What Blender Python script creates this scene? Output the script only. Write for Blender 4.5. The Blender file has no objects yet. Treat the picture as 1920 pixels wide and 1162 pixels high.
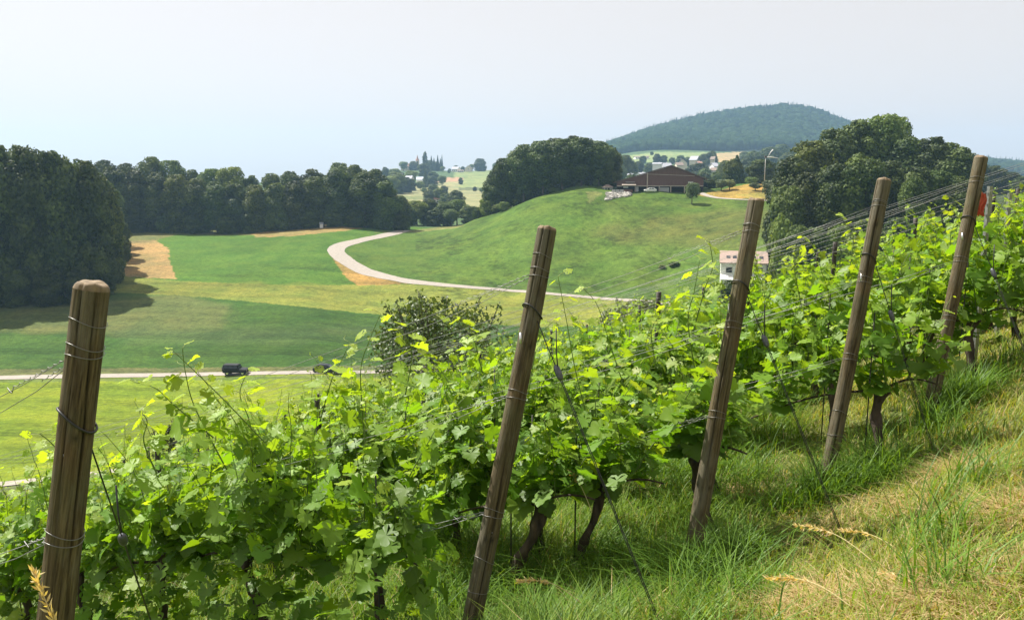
import bpy, math, random
import numpy as np
from mathutils import Vector, Matrix

sc = bpy.context.scene
COL = sc.collection
R = math.radians

# ------------------------------------------------------------------ camera, sky, sun, exposure
PITCH = R(9.0)
FPX, CX, CY = 1500.0, 960.0, 581.0            # focal length and centre of the 1920 px photograph
cam = bpy.data.objects.new('camera', bpy.data.cameras.new('camera'))
COL.objects.link(cam)
cam.location = (0, 0, 0)
cam.rotation_euler = (R(90) - PITCH, 0, 0)
cam.data.sensor_width = 36
cam.data.lens = FPX / 1920 * 36
cam.data.clip_start = 0.05
cam.data.clip_end = 20000
sc.camera = cam

SUN_EL, SUN_AZ = R(54), R(-52)                # azimuth from +Y towards +X
world = bpy.data.worlds.new("World")
sc.world = world
world.use_nodes = True
wn, wl = world.node_tree.nodes, world.node_tree.links
sky = wn.new('ShaderNodeTexSky')
sky.sky_type = 'NISHITA'
sky.sun_disc = False
sky.sun_elevation = SUN_EL
sky.sun_rotation = SUN_AZ
sky.altitude = 500
sky.air_density = 1.0
sky.dust_density = 3.0
sky.ozone_density = 2.0
bg = wn['Background']
bg.inputs['Strength'].default_value = 0.108
thin = wn.new('ShaderNodeHueSaturation')              # thin summer haze pales the blue
thin.inputs['Saturation'].default_value = 0.22
wl.new(sky.outputs[0], thin.inputs['Color'])
veil = wn.new('ShaderNodeMix')                        # even milky veil of a hot, hazy day
veil.data_type = 'RGBA'
veil.inputs[0].default_value = 0.75
veil.inputs[7].default_value = (3.80, 3.42, 3.22, 1)
wl.new(thin.outputs[0], veil.inputs[6])
wl.new(veil.outputs[2], bg.inputs['Color'])

sun = bpy.data.objects.new('sun', bpy.data.lights.new('sun', 'SUN'))
COL.objects.link(sun)
sun.data.energy = 5.0
sun.data.angle = R(0.5)
sun.data.color = (1.0, 0.95, 0.86)
SUN_DIR = Vector((math.sin(SUN_AZ) * math.cos(SUN_EL), math.cos(SUN_AZ) * math.cos(SUN_EL), math.sin(SUN_EL)))
sun.rotation_euler = SUN_DIR.to_track_quat('Z', 'Y').to_euler()
sun.location = (-60, 90, 200)

sc.view_settings.view_transform = 'Standard'
sc.view_settings.look = 'None'
sc.view_settings.gamma = 1
sc.view_settings.exposure = 1.0
sc.render.engine = 'CYCLES'
cy = sc.cycles
cy.use_denoising = True
cy.max_bounces = 6
cy.diffuse_bounces = 3
cy.glossy_bounces = 2
cy.transmission_bounces = 4
cy.volume_bounces = 2
cy.transparent_max_bounces = 8
cy.caustics_reflective = False
cy.caustics_refractive = False
cy.sample_clamp_indirect = 4

# ------------------------------------------------------------------ helpers: objects and meshes
def prep(o, label=None, cat=None, group=None, kind=None):
    if label: o['label'] = label
    if cat: o['category'] = cat
    if group: o['group'] = group
    if kind: o['kind'] = kind
    return o

def empty(name, loc=(0, 0, 0), rz=0.0, label=None, cat=None, group=None):
    o = bpy.data.objects.new(name, None)
    o.empty_display_size = 0.2
    COL.objects.link(o)
    o.location = loc
    o.rotation_euler = (0, 0, rz)
    return prep(o, label, cat, group)

def mesh_obj(name, me, parent=None):
    o = bpy.data.objects.new(name, me)
    COL.objects.link(o)
    if parent is not None:
        o.parent = parent
    return o

def dup(root, loc, rz=0.0, sx=1, sy=None, sz=None, label=None, cat=None, group=None):
    """copy of a thing with copies of its parts and their sub-parts"""
    r = root.copy()
    COL.objects.link(r)
    r.location = loc
    r.rotation_euler = (0, 0, rz)
    r.scale = (sx, sx if sy is None else sy, sx if sz is None else sz)
    prep(r, label, cat, group)
    for ch in list(root.children):
        c = ch.copy()
        COL.objects.link(c)
        c.parent = r
        for g in ch.children:
            d = g.copy()
            COL.objects.link(d)
            d.parent = c
    return r

class Geo:
    def __init__(s):
        s.v, s.f, s.c, s.mi, s.n = [], [], [], [], 0
    def add(s, v, f, c=None, m=0):
        """f: array (k,3|4) or list of such arrays; c: colour (3) or (n,3)"""
        v = np.asarray(v, float).reshape(-1, 3)
        fs = f if isinstance(f, list) else [f]
        for a in fs:
            a = np.asarray(a, np.int64)
            if a.size:
                s.f.append(a + s.n)
                s.mi.append(np.full(len(a), m, np.int32))
        s.v.append(v)
        if c is None: c = (1, 1, 1)
        c = np.asarray(c, float)
        s.c.append(np.broadcast_to(c, (len(v), 3)))
        s.n += len(v)
    def box(s, x0, x1, y0, y1, z0, z1, c=None, m=0):
        v = [(x, y, z) for x in (x0, x1) for y in (y0, y1) for z in (z0, z1)]
        s.add(v, np.array([(0, 1, 3, 2), (4, 6, 7, 5), (0, 4, 5, 1), (2, 3, 7, 6), (0, 2, 6, 4), (1, 5, 7, 3)]), c, m)
    def tube(s, path, rad, seg=8, c=None, cap=True, wob=0.0, rng=None, m=0):
        P = np.asarray(path, float)
        n = len(P)
        rad = np.broadcast_to(np.asarray(rad, float), (n,))
        T = np.gradient(P, axis=0)
        T /= np.linalg.norm(T, axis=1)[:, None] + 1e-12
        a = np.array([0, 0, 1.0]) if abs(T[0, 2]) < 0.9 else np.array([1.0, 0, 0])
        N = np.zeros_like(P)
        u = np.cross(T[0], a); u /= np.linalg.norm(u)
        for i in range(n):
            u = u - T[i] * (u @ T[i]); u /= np.linalg.norm(u) + 1e-12
            N[i] = u
        B = np.cross(T, N)
        ang = np.linspace(0, 2 * np.pi, seg, endpoint=False)
        rr = rad[:, None] * np.ones((1, seg))
        if wob and rng is not None:
            rr = rr * (1 + wob * rng.standard_normal((n, seg)))
        V = P[:, None, :] + rr[..., None] * (np.cos(ang)[None, :, None] * N[:, None, :] + np.sin(ang)[None, :, None] * B[:, None, :])
        i = np.arange(n - 1)[:, None] * seg
        j = np.arange(seg)[None, :]
        j2 = (j + 1) % seg
        F = np.stack([i + j, i + j2, i + seg + j2, i + seg + j], -1).reshape(-1, 4)
        V = V.reshape(-1, 3)
        fs = [F]
        if cap:
            V = np.vstack([V, P[0] - T[0] * 0, P[-1]])
            k0, k1 = n * seg, n * seg + 1
            jj = np.arange(seg); jn = (jj + 1) % seg
            fs.append(np.vstack([np.stack([jn, jj, np.full(seg, k0)], -1),
                                 np.stack([(n - 1) * seg + jj, (n - 1) * seg + jn, np.full(seg, k1)], -1)]))
        s.add(V, fs, c, m)
    def mesh(s, name, mats, smooth=True):
        V = np.vstack(s.v); C = np.vstack(s.c)
        me = bpy.data.meshes.new(name)
        nl = sum(a.size for a in s.f); npoly = sum(len(a) for a in s.f)
        me.vertices.add(len(V)); me.loops.add(nl); me.polygons.add(npoly)
        me.vertices.foreach_set('co', V.astype(np.float32).ravel())
        li = np.concatenate([a.ravel() for a in s.f]).astype(np.int32)
        me.loops.foreach_set('vertex_index', li)
        tot = np.concatenate([np.full(len(a), a.shape[1], np.int32) for a in s.f])
        st = np.concatenate([[0], np.cumsum(tot)[:-1]]).astype(np.int32)
        me.polygons.foreach_set('loop_start', st)
        mats = mats if isinstance(mats, (list, tuple)) else [mats]
        for m in mats: me.materials.append(m)
        if len(mats) > 1:
            me.polygons.foreach_set('material_index', np.concatenate(s.mi))
        me.polygons.foreach_set('use_smooth', np.full(npoly, smooth, bool))
        at = me.color_attributes.new('Col', 'FLOAT_COLOR', 'POINT')
        at.data.foreach_set('color', np.hstack([C, np.ones((len(C), 1))]).astype(np.float32).ravel())
        me.update(calc_edges=True)
        return me
    def obj(s, name, mats, parent=None, smooth=True):
        return mesh_obj(name, s.mesh(name, mats, smooth), parent)

# ------------------------------------------------------------------ helpers: materials
def new_mat(name):
    m = bpy.data.materials.new(name)
    m.use_nodes = True
    nt = m.node_tree
    b = nt.nodes['Principled BSDF']
    return m, nt, b
def nd(nt, typ, **kw):
    n = nt.nodes.new(typ)
    for k, v in kw.items():
        if k.startswith('i_'): n.inputs[k[2:]].default_value = v
        else: setattr(n, k, v)
    return n
def ramp(nt, fac, stops):
    r = nd(nt, 'ShaderNodeValToRGB')
    el = r.color_ramp.elements
    while len(el) > 1: el.remove(el[0])
    for i, (p, c) in enumerate(stops):
        e = el[0] if i == 0 else el.new(p)
        e.position = p
        e.color = (*c, 1) if len(c) == 3 else c
    nt.links.new(fac, r.inputs[0])
    return r.outputs[0]
def mixc(nt, a, b, fac=None, mode='MIX', f=0.5):
    n = nd(nt, 'ShaderNodeMix', data_type='RGBA', blend_type=mode)
    n.inputs[0].default_value = f
    if fac is not None: nt.links.new(fac, n.inputs[0])
    for x, i in ((a, 6), (b, 7)):
        if isinstance(x, (tuple, list)): n.inputs[i].default_value = (*x, 1)
        else: nt.links.new(x, n.inputs[i])
    return n.outputs[2]
def noise(nt, scale, detail=4, rough=0.55, coord='Object', stretch=None, dist=0.0):
    tc = nd(nt, 'ShaderNodeTexCoord')
    src = tc.outputs[coord]
    if stretch:
        mp = nd(nt, 'ShaderNodeMapping')
        mp.inputs['Scale'].default_value = stretch
        nt.links.new(src, mp.inputs[0]); src = mp.outputs[0]
    n = nd(nt, 'ShaderNodeTexNoise', i_Scale=scale, i_Detail=detail, i_Roughness=rough, i_Distortion=dist)
    nt.links.new(src, n.inputs['Vector'])
    return n.outputs['Fac']
def bump(nt, b, h, strength=0.3, dist=0.02):
    n = nd(nt, 'ShaderNodeBump', i_Strength=strength, i_Distance=dist)
    nt.links.new(h, n.inputs['Height'])
    nt.links.new(n.outputs[0], b.inputs['Normal'])
def simple(name, c, rough=0.6, var=0.2, scale=4.0, metal=0.0, stretch=None, bm=0.0, bd=0.02):
    m, nt, b = new_mat(name)
    n = noise(nt, scale, 5, 0.6, stretch=stretch)
    lo = tuple(max(0, x * (1 - var)) for x in c); hi = tuple(x * (1 + var) for x in c)
    nt.links.new(ramp(nt, n, [(0.3, lo), (0.7, hi)]), b.inputs['Base Color'])
    b.inputs['Roughness'].default_value = rough
    b.inputs['Metallic'].default_value = metal
    if bm: bump(nt, b, n, bm, bd)
    return m
def leafy(name, trans=0.35, rough=0.5, tint=(1.25, 1.15, 0.45), spec=0.4, var=0.0, sat=1.0):
    """thin leaf: reflects its own colour, lets a yellower light through"""
    m, nt, b = new_mat(name)
    a = nd(nt, 'ShaderNodeAttribute', attribute_name='Col')
    c = a.outputs['Color']
    if var:
        oi = nd(nt, 'ShaderNodeObjectInfo')
        c = mixc(nt, c, ramp(nt, oi.outputs['Random'], [(0, (1 - var, 1 - var, 1 - var)), (0.5, (1, 1 + var * .3, 1)), (1, (1 + var, 1 + var * 0.7, 1 - var * 0.4))]), mode='MULTIPLY', f=1.0)
    nt.links.new(c, b.inputs['Base Color'])
    b.inputs['Roughness'].default_value = rough
    b.inputs['Specular IOR Level'].default_value = spec
    t = nd(nt, 'ShaderNodeBsdfTranslucent')
    nt.links.new(mixc(nt, c, tint, mode='MULTIPLY', f=1.0), t.inputs['Color'])
    mx = nd(nt, 'ShaderNodeMixShader')
    mx.inputs[0].default_value = trans
    out = nt.nodes['Material Output']
    nt.links.new(b.outputs[0], mx.inputs[1]); nt.links.new(t.outputs[0], mx.inputs[2])
    nt.links.new(mx.outputs[0], out.inputs['Surface'])
    return m

M = {}
M['vine_leaf'] = leafy('vine_leaf', 0.48, 0.48, (1.72, 1.62, 0.38), 0.32)
M['grass_blade'] = leafy('grass_blade', 0.42, 0.5, (1.5, 1.3, 0.35), 0.3)
M['tree_leaf'] = leafy('tree_leaf', 0.22, 0.6, (1.4, 1.25, 0.4), 0.25, var=0.34)
M['bush_leaf'] = leafy('bush_leaf', 0.3, 0.45, (1.3, 1.2, 0.45), 0.4)
M['stem'] = leafy('stem', 0.1, 0.5, (1, 1, 0.5), 0.3)
M['vine_bark'] = simple('vine_bark', (0.06, 0.042, 0.03), 0.9, 0.6, 30, stretch=(1, 1, 0.25), bm=0.9, bd=0.02)
M['bark'] = simple('bark', (0.10, 0.085, 0.07), 0.9, 0.4, 3, bm=0.5)
M['dark_stake'] = simple('dark_stake', (0.035, 0.032, 0.03), 0.7, 0.3, 20)
M['wire'] = simple('galvanised_wire', (0.26, 0.26, 0.245), 0.45, 0.3, 40, metal=0.4)
M['tie'] = simple('tie_wire', (0.20, 0.195, 0.18), 0.4, 0.2, 40, metal=0.5)
M['rust'] = simple('rusty_wire', (0.09, 0.065, 0.05), 0.6, 0.3, 60, metal=0.5)
M['cable'] = simple('dark_cable', (0.05, 0.05, 0.05), 0.5, 0.3, 60, metal=0.6)
M['alu'] = simple('aluminium', (0.7, 0.7, 0.7), 0.3, 0.1, 40, metal=0.8)
M['cast'] = simple('cast_metal', (0.12, 0.125, 0.14), 0.55, 0.35, 60, metal=0.6, bm=0.4, bd=0.003)

def post_wood():
    m, nt, b = new_mat('weathered_post_wood')
    g = noise(nt, 9, 6, 0.65, stretch=(9, 9, 0.55))
    big = noise(nt, 3.0, 4, 0.6, stretch=(1.5, 1.5, 0.8))
    c = ramp(nt, g, [(0.25, (0.030, 0.020, 0.011)), (0.5, (0.105, 0.074, 0.038)), (0.8, (0.22, 0.165, 0.095))])
    fine = noise(nt, 30, 5, 0.7, stretch=(6, 6, 0.16))
    c = mixc(nt, c, ramp(nt, fine, [(0.3, (.35, .35, .35)), (0.5, (1, 1, 1)), (0.72, (1.5, 1.5, 1.45))]), mode='MULTIPLY', f=1.0)
    oi = nd(nt, 'ShaderNodeObjectInfo')
    c = mixc(nt, c, (0.21, 0.185, 0.145), ramp(nt, noise(nt, 5, 5, 0.7, stretch=(1.2, 1.2, 0.3)), [(0.44, (0, 0, 0)), (0.62, (0.65, 0.65, 0.65))]))
    c = mixc(nt, c, ramp(nt, oi.outputs['Random'], [(0, (.76, .84, .86)), (1, (1.05, 1.1, 1.08))]), mode='MULTIPLY', f=1.0)
    c = mixc(nt, c, (0.11, 0.12, 0.05), ramp(nt, big, [(0.5, (0, 0, 0)), (0.72, (0.55, 0.55, 0.55))]))
    c = mixc(nt, c, (0.20, 0.105, 0.05), ramp(nt, noise(nt, 4.5, 3, 0.5, stretch=(1, 1, 0.5)), [(0.56, (0, 0, 0)), (0.75, (0.5, 0.5, 0.5))]))
    a = nd(nt, 'ShaderNodeAttribute', attribute_name='Col')   # cracks, knots and end grain
    c = mixc(nt, c, a.outputs['Color'], mode='MULTIPLY', f=1.0)
    nt.links.new(c, b.inputs['Base Color'])
    b.inputs['Roughness'].default_value = 0.85
    b.inputs['Specular IOR Level'].default_value = 0.25
    ad = nd(nt, 'ShaderNodeMath', operation='ADD'); nt.links.new(g, ad.inputs[0]); nt.links.new(fine, ad.inputs[1])
    bump(nt, b, ad.outputs[0], 0.9, 0.007)
    return m
M['post'] = post_wood()
M['end_grain'] = simple('sawn_end_grain', (0.19, 0.14, 0.085), 0.85, 0.35, 35, bm=.5, bd=.004)

# ------------------------------------------------------------------ projection between photograph pixels and the place
sp, cp = math.sin(PITCH), math.cos(PITCH)
def z_of(py, y):
    q = (CY - np.asarray(py, float)) / FPX
    return y * (q * cp - sp) / (cp + q * sp)
def pt(px, py, y):
    z = z_of(py, y)
    return np.array([(px - CX) / FPX * (y * cp - z * sp), y, z])
def to_px(P):
    P = np.asarray(P, float)
    d = P[..., 1] * cp - P[..., 2] * sp
    d = np.where(np.abs(d) < 1e-6, 1e-6, d)
    return CX + FPX * P[..., 0] / d, CY - FPX * (P[..., 1] * sp + P[..., 2] * cp) / d, d

# ------------------------------------------------------------------ terrain
ROW_DIR = np.array([-0.84, 0.545])                     # horizontal direction in which the vine rows run, downhill
ROW_DIR /= np.linalg.norm(ROW_DIR)
ROW_SLOPE = -0.37
PA, PB, PC = 0.303, -0.212, -1.44
POST_PX = [((180, 543), 2.5, (35, 1650), 2.7, 31.0), ((1024, 430), 4.0, (866, 1275), 4.15, 18.0), ((1415, 377), 4.8, (1293, 1085), 4.95, 15.2),
           ((1662, 340), 5.6, (1537, 935), 5.75, 12.8), ((1841, 297), 6.3, (1738, 795), 6.45, 11.6)]
def at(px, py, dep):
    xc, yc = (px - CX) / FPX, -(py - CY) / FPX
    return np.array([xc * dep, (cp + yc * sp) * dep, (-sp + yc * cp) * dep])
POST_T = [at(*a, d) for a, d, _, _, _ in POST_PX]
POST_B = [at(*b, d) for _, _, b, d, _ in POST_PX]
BUMPS = [(b[0], b[1], b[2] - (PA * b[0] + PB * b[1] + PC)) for b in POST_B]
_bx = np.array([b[:2] for b in BUMPS]); _bk = np.exp(-((_bx[:, None] - _bx[None]) ** 2).sum(-1) / (2 * 0.9 ** 2))
_bw = np.linalg.solve(_bk, np.array([b[2] for b in BUMPS]))

CTRL = [(0, 915, 66), (300, 865, 66), (600, 800, 66), (960, 720, 66), (1400, 610, 62), (1900, 540, 62),
        (0, 800, 92), (480, 790, 92), (960, 720, 95), (1400, 615, 100), (1900, 540, 100),
        (0, 709, 131), (330, 703, 131), (670, 698, 131), (960, 690, 131), (1250, 650, 131), (1400, 590, 135), (1650, 530, 130), (1900, 480, 130),
        (0, 610, 165), (300, 606, 165), (600, 600, 165), (960, 598, 163), (1200, 583, 165), (1400, 533, 165), (1600, 480, 160), (1800, 440, 160), (1950, 420, 160),
        (0, 558, 188), (150, 558, 188), (300, 552, 188), (300, 527, 205), (640, 537, 203), (960, 549, 195), (1130, 561, 184), (1250, 567, 178),
        (0, 500, 240), (120, 490, 240), (250, 482, 240), (450, 482, 240), (620, 476, 240),
        (760, 500, 225), (760, 465, 258), (900, 490, 222), (900, 445, 250), (890, 412, 290), (1000, 485, 216), (1000, 425, 242), (1000, 378, 265),
        (1100, 500, 207), (1100, 430, 235), (1100, 360, 263), (1160, 359, 266), (1200, 490, 203), (1200, 420, 233), (1230, 361, 262),
        (1320, 480, 196), (1320, 420, 225), (1320, 368, 255), (1430, 460, 185), (1430, 420, 208), (1430, 378, 238), (1560, 430, 190), (1560, 400, 230), (1750, 400, 215), (1950, 380, 215),
        (60, 450, 300), (250, 435, 300), (450, 437, 300), (640, 425, 304), (770, 432, 306), (860, 425, 305),
        (60, 430, 345), (250, 420, 345), (450, 420, 345), (640, 413, 350), (770, 420, 350), (880, 420, 340),
        (1000, 378, 300), (1160, 358, 300), (1240, 360, 290), (1385, 358, 258), (1415, 346, 272), (1460, 352, 275), (1440, 350, 300), (1700, 375, 300),
        (100, 405, 470), (450, 400, 470), (700, 398, 470), (860, 398, 470), (1000, 390, 420), (1200, 385, 420), (1400, 385, 420), (1700, 370, 420), (1950, 360, 420),
        (100, 380, 650), (500, 378, 650), (740, 372, 620), (840, 374, 620), (920, 376, 620), (1100, 355, 700), (1250, 345, 700), (1420, 350, 700), (1800, 350, 700),
        (100, 350, 950), (500, 348, 950), (740, 345, 900), (850, 344, 900), (930, 342, 900), (1150, 322, 900), (1300, 318, 900), (1450, 322, 950), (1900, 340, 950),
        (100, 343, 1300), (500, 343, 1300), (680, 329, 1250), (770, 317, 1250), (850, 321, 1250), (930, 319, 1250), (1050, 318, 1250), (1190, 295, 1150), (1350, 290, 1200), (1500, 300, 1200), (1900, 332, 1300),
        (1190, 287, 1320), (1350, 284, 1350), (1480, 284, 1350), (1050, 310, 1500), (930, 326, 1500), (500, 350, 1600),
        (1150, 276, 1800), (1230, 249, 1850), (1310, 228, 1900), (1400, 215, 1900), (1490, 209, 1900), (1560, 226, 1950), (1650, 262, 1950), (1760, 292, 1900), (1900, 313, 1900), (1950, 318, 1900), (1020, 318, 1900),
        (1300, 262, 1600), (1450, 255, 1600), (1600, 280, 1600),
        (0, 352, 2600), (600, 352, 2600), (1100, 330, 2700), (1480, 280, 2700), (1900, 335, 2700), (0, 350, 3400), (700, 350, 3400), (960, 347, 3400), (1900, 344, 3400)]
_cp = np.array([pt(*c) for c in CTRL])
def _uv(x, y):
    r = np.hypot(x, y)
    az = np.clip(np.arctan2(x, y), -0.68, 0.68)
    return np.stack([az * 3.2, np.log(np.maximum(r, 25.0)) * 1.0], -1), r
_cu, _cr = _uv(_cp[:, 0], _cp[:, 1])
_cv = _cp[:, 2] / _cr
def _tps(d): return d * d * np.log(d + 1e-9)
_n = len(_cu)
_K = _tps(np.linalg.norm(_cu[:, None] - _cu[None], axis=-1)) + np.eye(_n) * 1e-4
_P = np.hstack([np.ones((_n, 1)), _cu])
_sol = np.linalg.solve(np.block([[_K, _P], [_P.T, np.zeros((3, 3))]]), np.concatenate([_cv, np.zeros(3)]))
def far_h(x, y):
    u, r = _uv(x, y)
    out = np.empty(len(u))
    for s in range(0, len(u), 20000):
        uu = u[s:s + 20000]
        out[s:s + 20000] = _tps(np.linalg.norm(uu[:, None] - _cu[None], axis=-1)) @ _sol[:_n] + _sol[_n] + uu @ _sol[_n + 1:]
    return out * r
def near_h(x, y):
    z = PA * x + PB * y + PC
    d2 = (x[:, None] - _bx[None, :, 0]) ** 2 + (y[:, None] - _bx[None, :, 1]) ** 2
    z = z + np.exp(-d2 / (2 * 0.9 ** 2)) @ _bw
    r = np.hypot(x, y)
    z = z - 0.0022 * np.maximum(r - 14, 0) ** 2 * (r < 120)
    z = z + 0.03 * np.sin(x * 2.1 + 0.4) * np.sin(y * 1.7 + x) * np.exp(-(r / 20) ** 2)
    return np.maximum(z, -40)
def terr(x, y):
    x = np.atleast_1d(np.asarray(x, float)); y = np.atleast_1d(np.asarray(y, float))
    r = np.hypot(x, y)
    t = np.clip((np.log(np.maximum(r, 1)) - math.log(27)) / (math.log(62) - math.log(27)), 0, 1)
    t = t * t * (3 - 2 * t)
    z = np.zeros_like(x)
    m = t < 1
    if m.any(): z[m] += (1 - t[m]) * near_h(x[m], y[m])
    m = t > 0
    if m.any(): z[m] += t[m] * far_h(x[m], y[m])
    return z
def gz(x, y): return float(terr(x, y)[0])
def stand(px, y):
    """ground point at forward distance y that shows in the photograph's column px"""
    x = (px - CX) / FPX * y
    for _ in range(4):
        z = gz(x, y)
        x = (px - CX) / FPX * (y * cp - z * sp)
    return np.array([x, y, gz(x, y)])
def cast(pxs, pys, ymin=40.0, ymax=2500.0):
    """where the sight lines through photograph pixels meet the ground"""
    pxs = np.asarray(pxs, float); pys = np.asarray(pys, float)
    ys = np.exp(np.linspace(math.log(ymin), math.log(ymax), 700))
    out = []
    for px, py in zip(pxs, pys):
        z = z_of(py, ys); x = (px - CX) / FPX * (ys * cp - z * sp)
        dz = z - terr(x, ys)
        k = np.argmax(dz < 0)
        if k == 0: k = int(np.argmin(np.abs(dz)))
        a, b = ys[max(k - 1, 0)], ys[k]
        for _ in range(14):
            mid = 0.5 * (a + b); zz = float(z_of(py, mid)); xx = (px - CX) / FPX * (mid * cp - zz * sp)
            if zz - gz(xx, mid) < 0: b = mid
            else: a = mid
        zz = float(z_of(py, b)); xx = (px - CX) / FPX * (b * cp - zz * sp)
        out.append((xx, b, gz(xx, b)))
    return np.array(out)

# ---- ground sheet
az = np.concatenate([np.radians(np.linspace(-179.5, -42, 56, endpoint=False)), np.radians(np.arange(-42, 42, 0.115)), np.radians(np.linspace(42, 179.5, 56))])
rad = np.concatenate([np.geomspace(0.25, 60, 120, endpoint=False), np.geomspace(60, 330, 430, endpoint=False), np.geomspace(330, 3300, 190)])
AZ, RR = np.meshgrid(az, rad)
gx, gy = (RR * np.sin(AZ)).ravel(), (RR * np.cos(AZ)).ravel()
gzv = terr(gx, gy)
GP = np.stack([gx, gy, gzv], -1)
px_, py_, dd_ = to_px(GP)
px_ = np.where(dd_ > 1, px_, -9999); py_ = np.where(dd_ > 1, py_, -9999)
rng = np.random.default_rng(5)
def vnoise(x, y, s, seed):
    g = np.random.default_rng(seed).random((64, 64))
    X, Y = x / s, y / s
    i, j = np.floor(X).astype(int), np.floor(Y).astype(int)
    fx, fy = X - i, Y - j
    fx, fy = fx * fx * (3 - 2 * fx), fy * fy * (3 - 2 * fy)
    G = lambda a, b: g[a % 64, b % 64]
    return (G(i, j) * (1 - fx) + G(i + 1, j) * fx) * (1 - fy) + (G(i, j + 1) * (1 - fx) + G(i + 1, j + 1) * fx) * fy
def inside(poly, x, y):
    P = np.asarray(poly, float)
    r = np.zeros(len(x), bool)
    bb = (x >= P[:, 0].min()) & (x <= P[:, 0].max()) & (y >= P[:, 1].min()) & (y <= P[:, 1].max())
    xi, yi = x[bb], y[bb]
    c = np.zeros(len(xi), bool)
    for k in range(len(P)):
        (x0, y0), (x1, y1) = P[k], P[k - 1]
        if y0 == y1: continue
        c ^= ((y0 > yi) != (y1 > yi)) & (xi < (x1 - x0) * (yi - y0) / (y1 - y0) + x0)
    r[bb] = c
    return r
GC = np.tile(np.array([0.075, 0.155, 0.035]), (len(gx), 1))
jx = px_ + (vnoise(gx, gy, 2.0, 1) - .5) * 3; jy = py_ + (vnoise(gx, gy, 2.3, 2) - .5) * 2
ry = gy
def paint(poly, c, dmin=60, dmax=9999, mixf=1.0, soft=0):
    if soft:
        w = np.zeros(len(gx)); q = np.random.default_rng(len(poly))
        nx_, ny_ = (vnoise(gx, gy, 7.0, 21) - .5) * soft * 2, (vnoise(gx, gy, 6.0, 22) - .5) * soft
        for _ in range(10):
            w += inside(poly, px_ + nx_ + q.normal(0, soft), py_ + ny_ + q.normal(0, soft * .45))
        w = w / 10 * mixf * ((ry > dmin) & (ry < dmax))
        GC[:] = GC * (1 - w[:, None]) + np.array(c) * w[:, None]
        return
    m = inside(poly, jx, jy) & (ry > dmin) & (ry < dmax)
    GC[m] = GC[m] * (1 - mixf) + np.array(c) * mixf
YG, DG, BG_, YB, TAN = (0.215, 0.29, 0.018), (0.060, 0.135, 0.020), (0.098, 0.205, 0.024), (0.24, 0.28, 0.05), (0.43, 0.30, 0.115)
rr_ = np.hypot(gx, gy)
GC[rr_ < 66] = (0.13, 0.15, 0.05)
m = (rr_ >= 66) & (rr_ < 330); GC[m] = BG_
m = rr_ > 330; GC[m] = (0.10, 0.17, 0.06)
paint([(-700, 705), (0, 707), (670, 699), (1300, 690), (1300, 960), (-700, 960)], YG, 66, 140)          # mown front field
paint([(-700, 700), (0, 711), (670, 702), (1300, 694), (1300, 704), (670, 709), (0, 717), (-700, 715)], (0.15, 0.21, 0.045), 66, 140)   # rough verge
paint([(-700, 905), (0, 905), (60, 900), (230, 880), (230, 1000), (-700, 1000)], (0.16, 0.19, 0.075), 40, 74)
paint([(-700, 530), (330, 553), (500, 568), (690, 588), (860, 603), (1000, 614), (1250, 606), (1250, 692), (670, 697), (0, 706), (-700, 706)], DG, 100, 230)   # dark crop field
paint([(-700, 560), (330, 553), (430, 575), (420, 610), (260, 625), (0, 622), (-700, 640)], (0.17, 0.19, 0.06), 100, 230, 0.75, 14)
paint([(200, 612), (690, 606), (760, 622), (520, 640), (230, 637)], (0.10, 0.155, 0.05), 100, 230, 0.6, 12)
paint([(-700, 690), (0, 692), (670, 686), (1250, 680), (1250, 690), (670, 696), (0, 706), (-700, 704)], (0.19, 0.20, 0.075), 100, 140, 0.8)
paint([(200, 515), (330, 527), (560, 535), (800, 533), (1000, 549), (1140, 561), (1260, 570), (1250, 606), (1000, 614), (860, 603), (690, 588), (500, 568), (330, 553), (200, 548)], YB, 150, 260)   # mown band
paint([(330, 533), (800, 543), (1000, 560), (900, 565), (600, 553), (330, 541)], (0.27, 0.31, 0.055), 150, 260, 0.8, 9)
paint([(225, 455), (290, 450), (316, 466), (318, 490), (331, 524), (250, 519), (200, 515)], TAN, 150, 330)
paint([(470, 437), (600, 418), (680, 428), (640, 434), (540, 443), (480, 445)], TAN, 200, 400, 0.85)
paint([(230, 425), (480, 432), (470, 441), (330, 440), (290, 452), (235, 456)], (0.22, 0.2, 0.08), 200, 400, 0.7)
paint([(622, 482), (640, 495), (674, 513), (739, 527), (775, 532), (668, 535), (645, 515)], (0.42, 0.28, 0.08), 150, 330)
paint([(690, 437), (775, 431), (870, 421), (870, 426), (775, 437)], (0.30, 0.28, 0.10), 200, 400, 0.7)
paint([(780, 524), (900, 533), (1000, 529), (1250, 541), (1250, 566), (1000, 546)], (0.07, 0.15, 0.035), 150, 300, 0.8)
paint([(1090, 450), (1130, 425), (1200, 398), (1330, 385), (1460, 378), (1460, 480), (1330, 470), (1180, 465)], (0.14, 0.16, 0.042), 150, 300, 0.75, 22)
paint([(1150, 478), (1330, 462), (1460, 450), (1460, 475), (1340, 500), (1200, 500)], (0.15, 0.20, 0.055), 150, 300, 0.5, 16)
paint([(1120, 395), (1150, 385), (1165, 397), (1140, 412)], (0.30, 0.30, 0.09), 150, 300, 0.5, 10)
paint([(870, 470), (1000, 455), (1090, 470), (980, 490)], (0.085, 0.2, 0.04), 150, 300, 0.6, 14)
paint([(773, 433), (698, 450), (655, 464), (645, 472), (660, 485), (694, 505), (745, 520), (790, 527), (990, 546), (1145, 559), (1260, 567), (1470, 560), (1470, 360), (1330, 350), (1120, 345), (1000, 365), (900, 395)], (0.115, 0.19, 0.030), 150, 300, 0.7)
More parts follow.
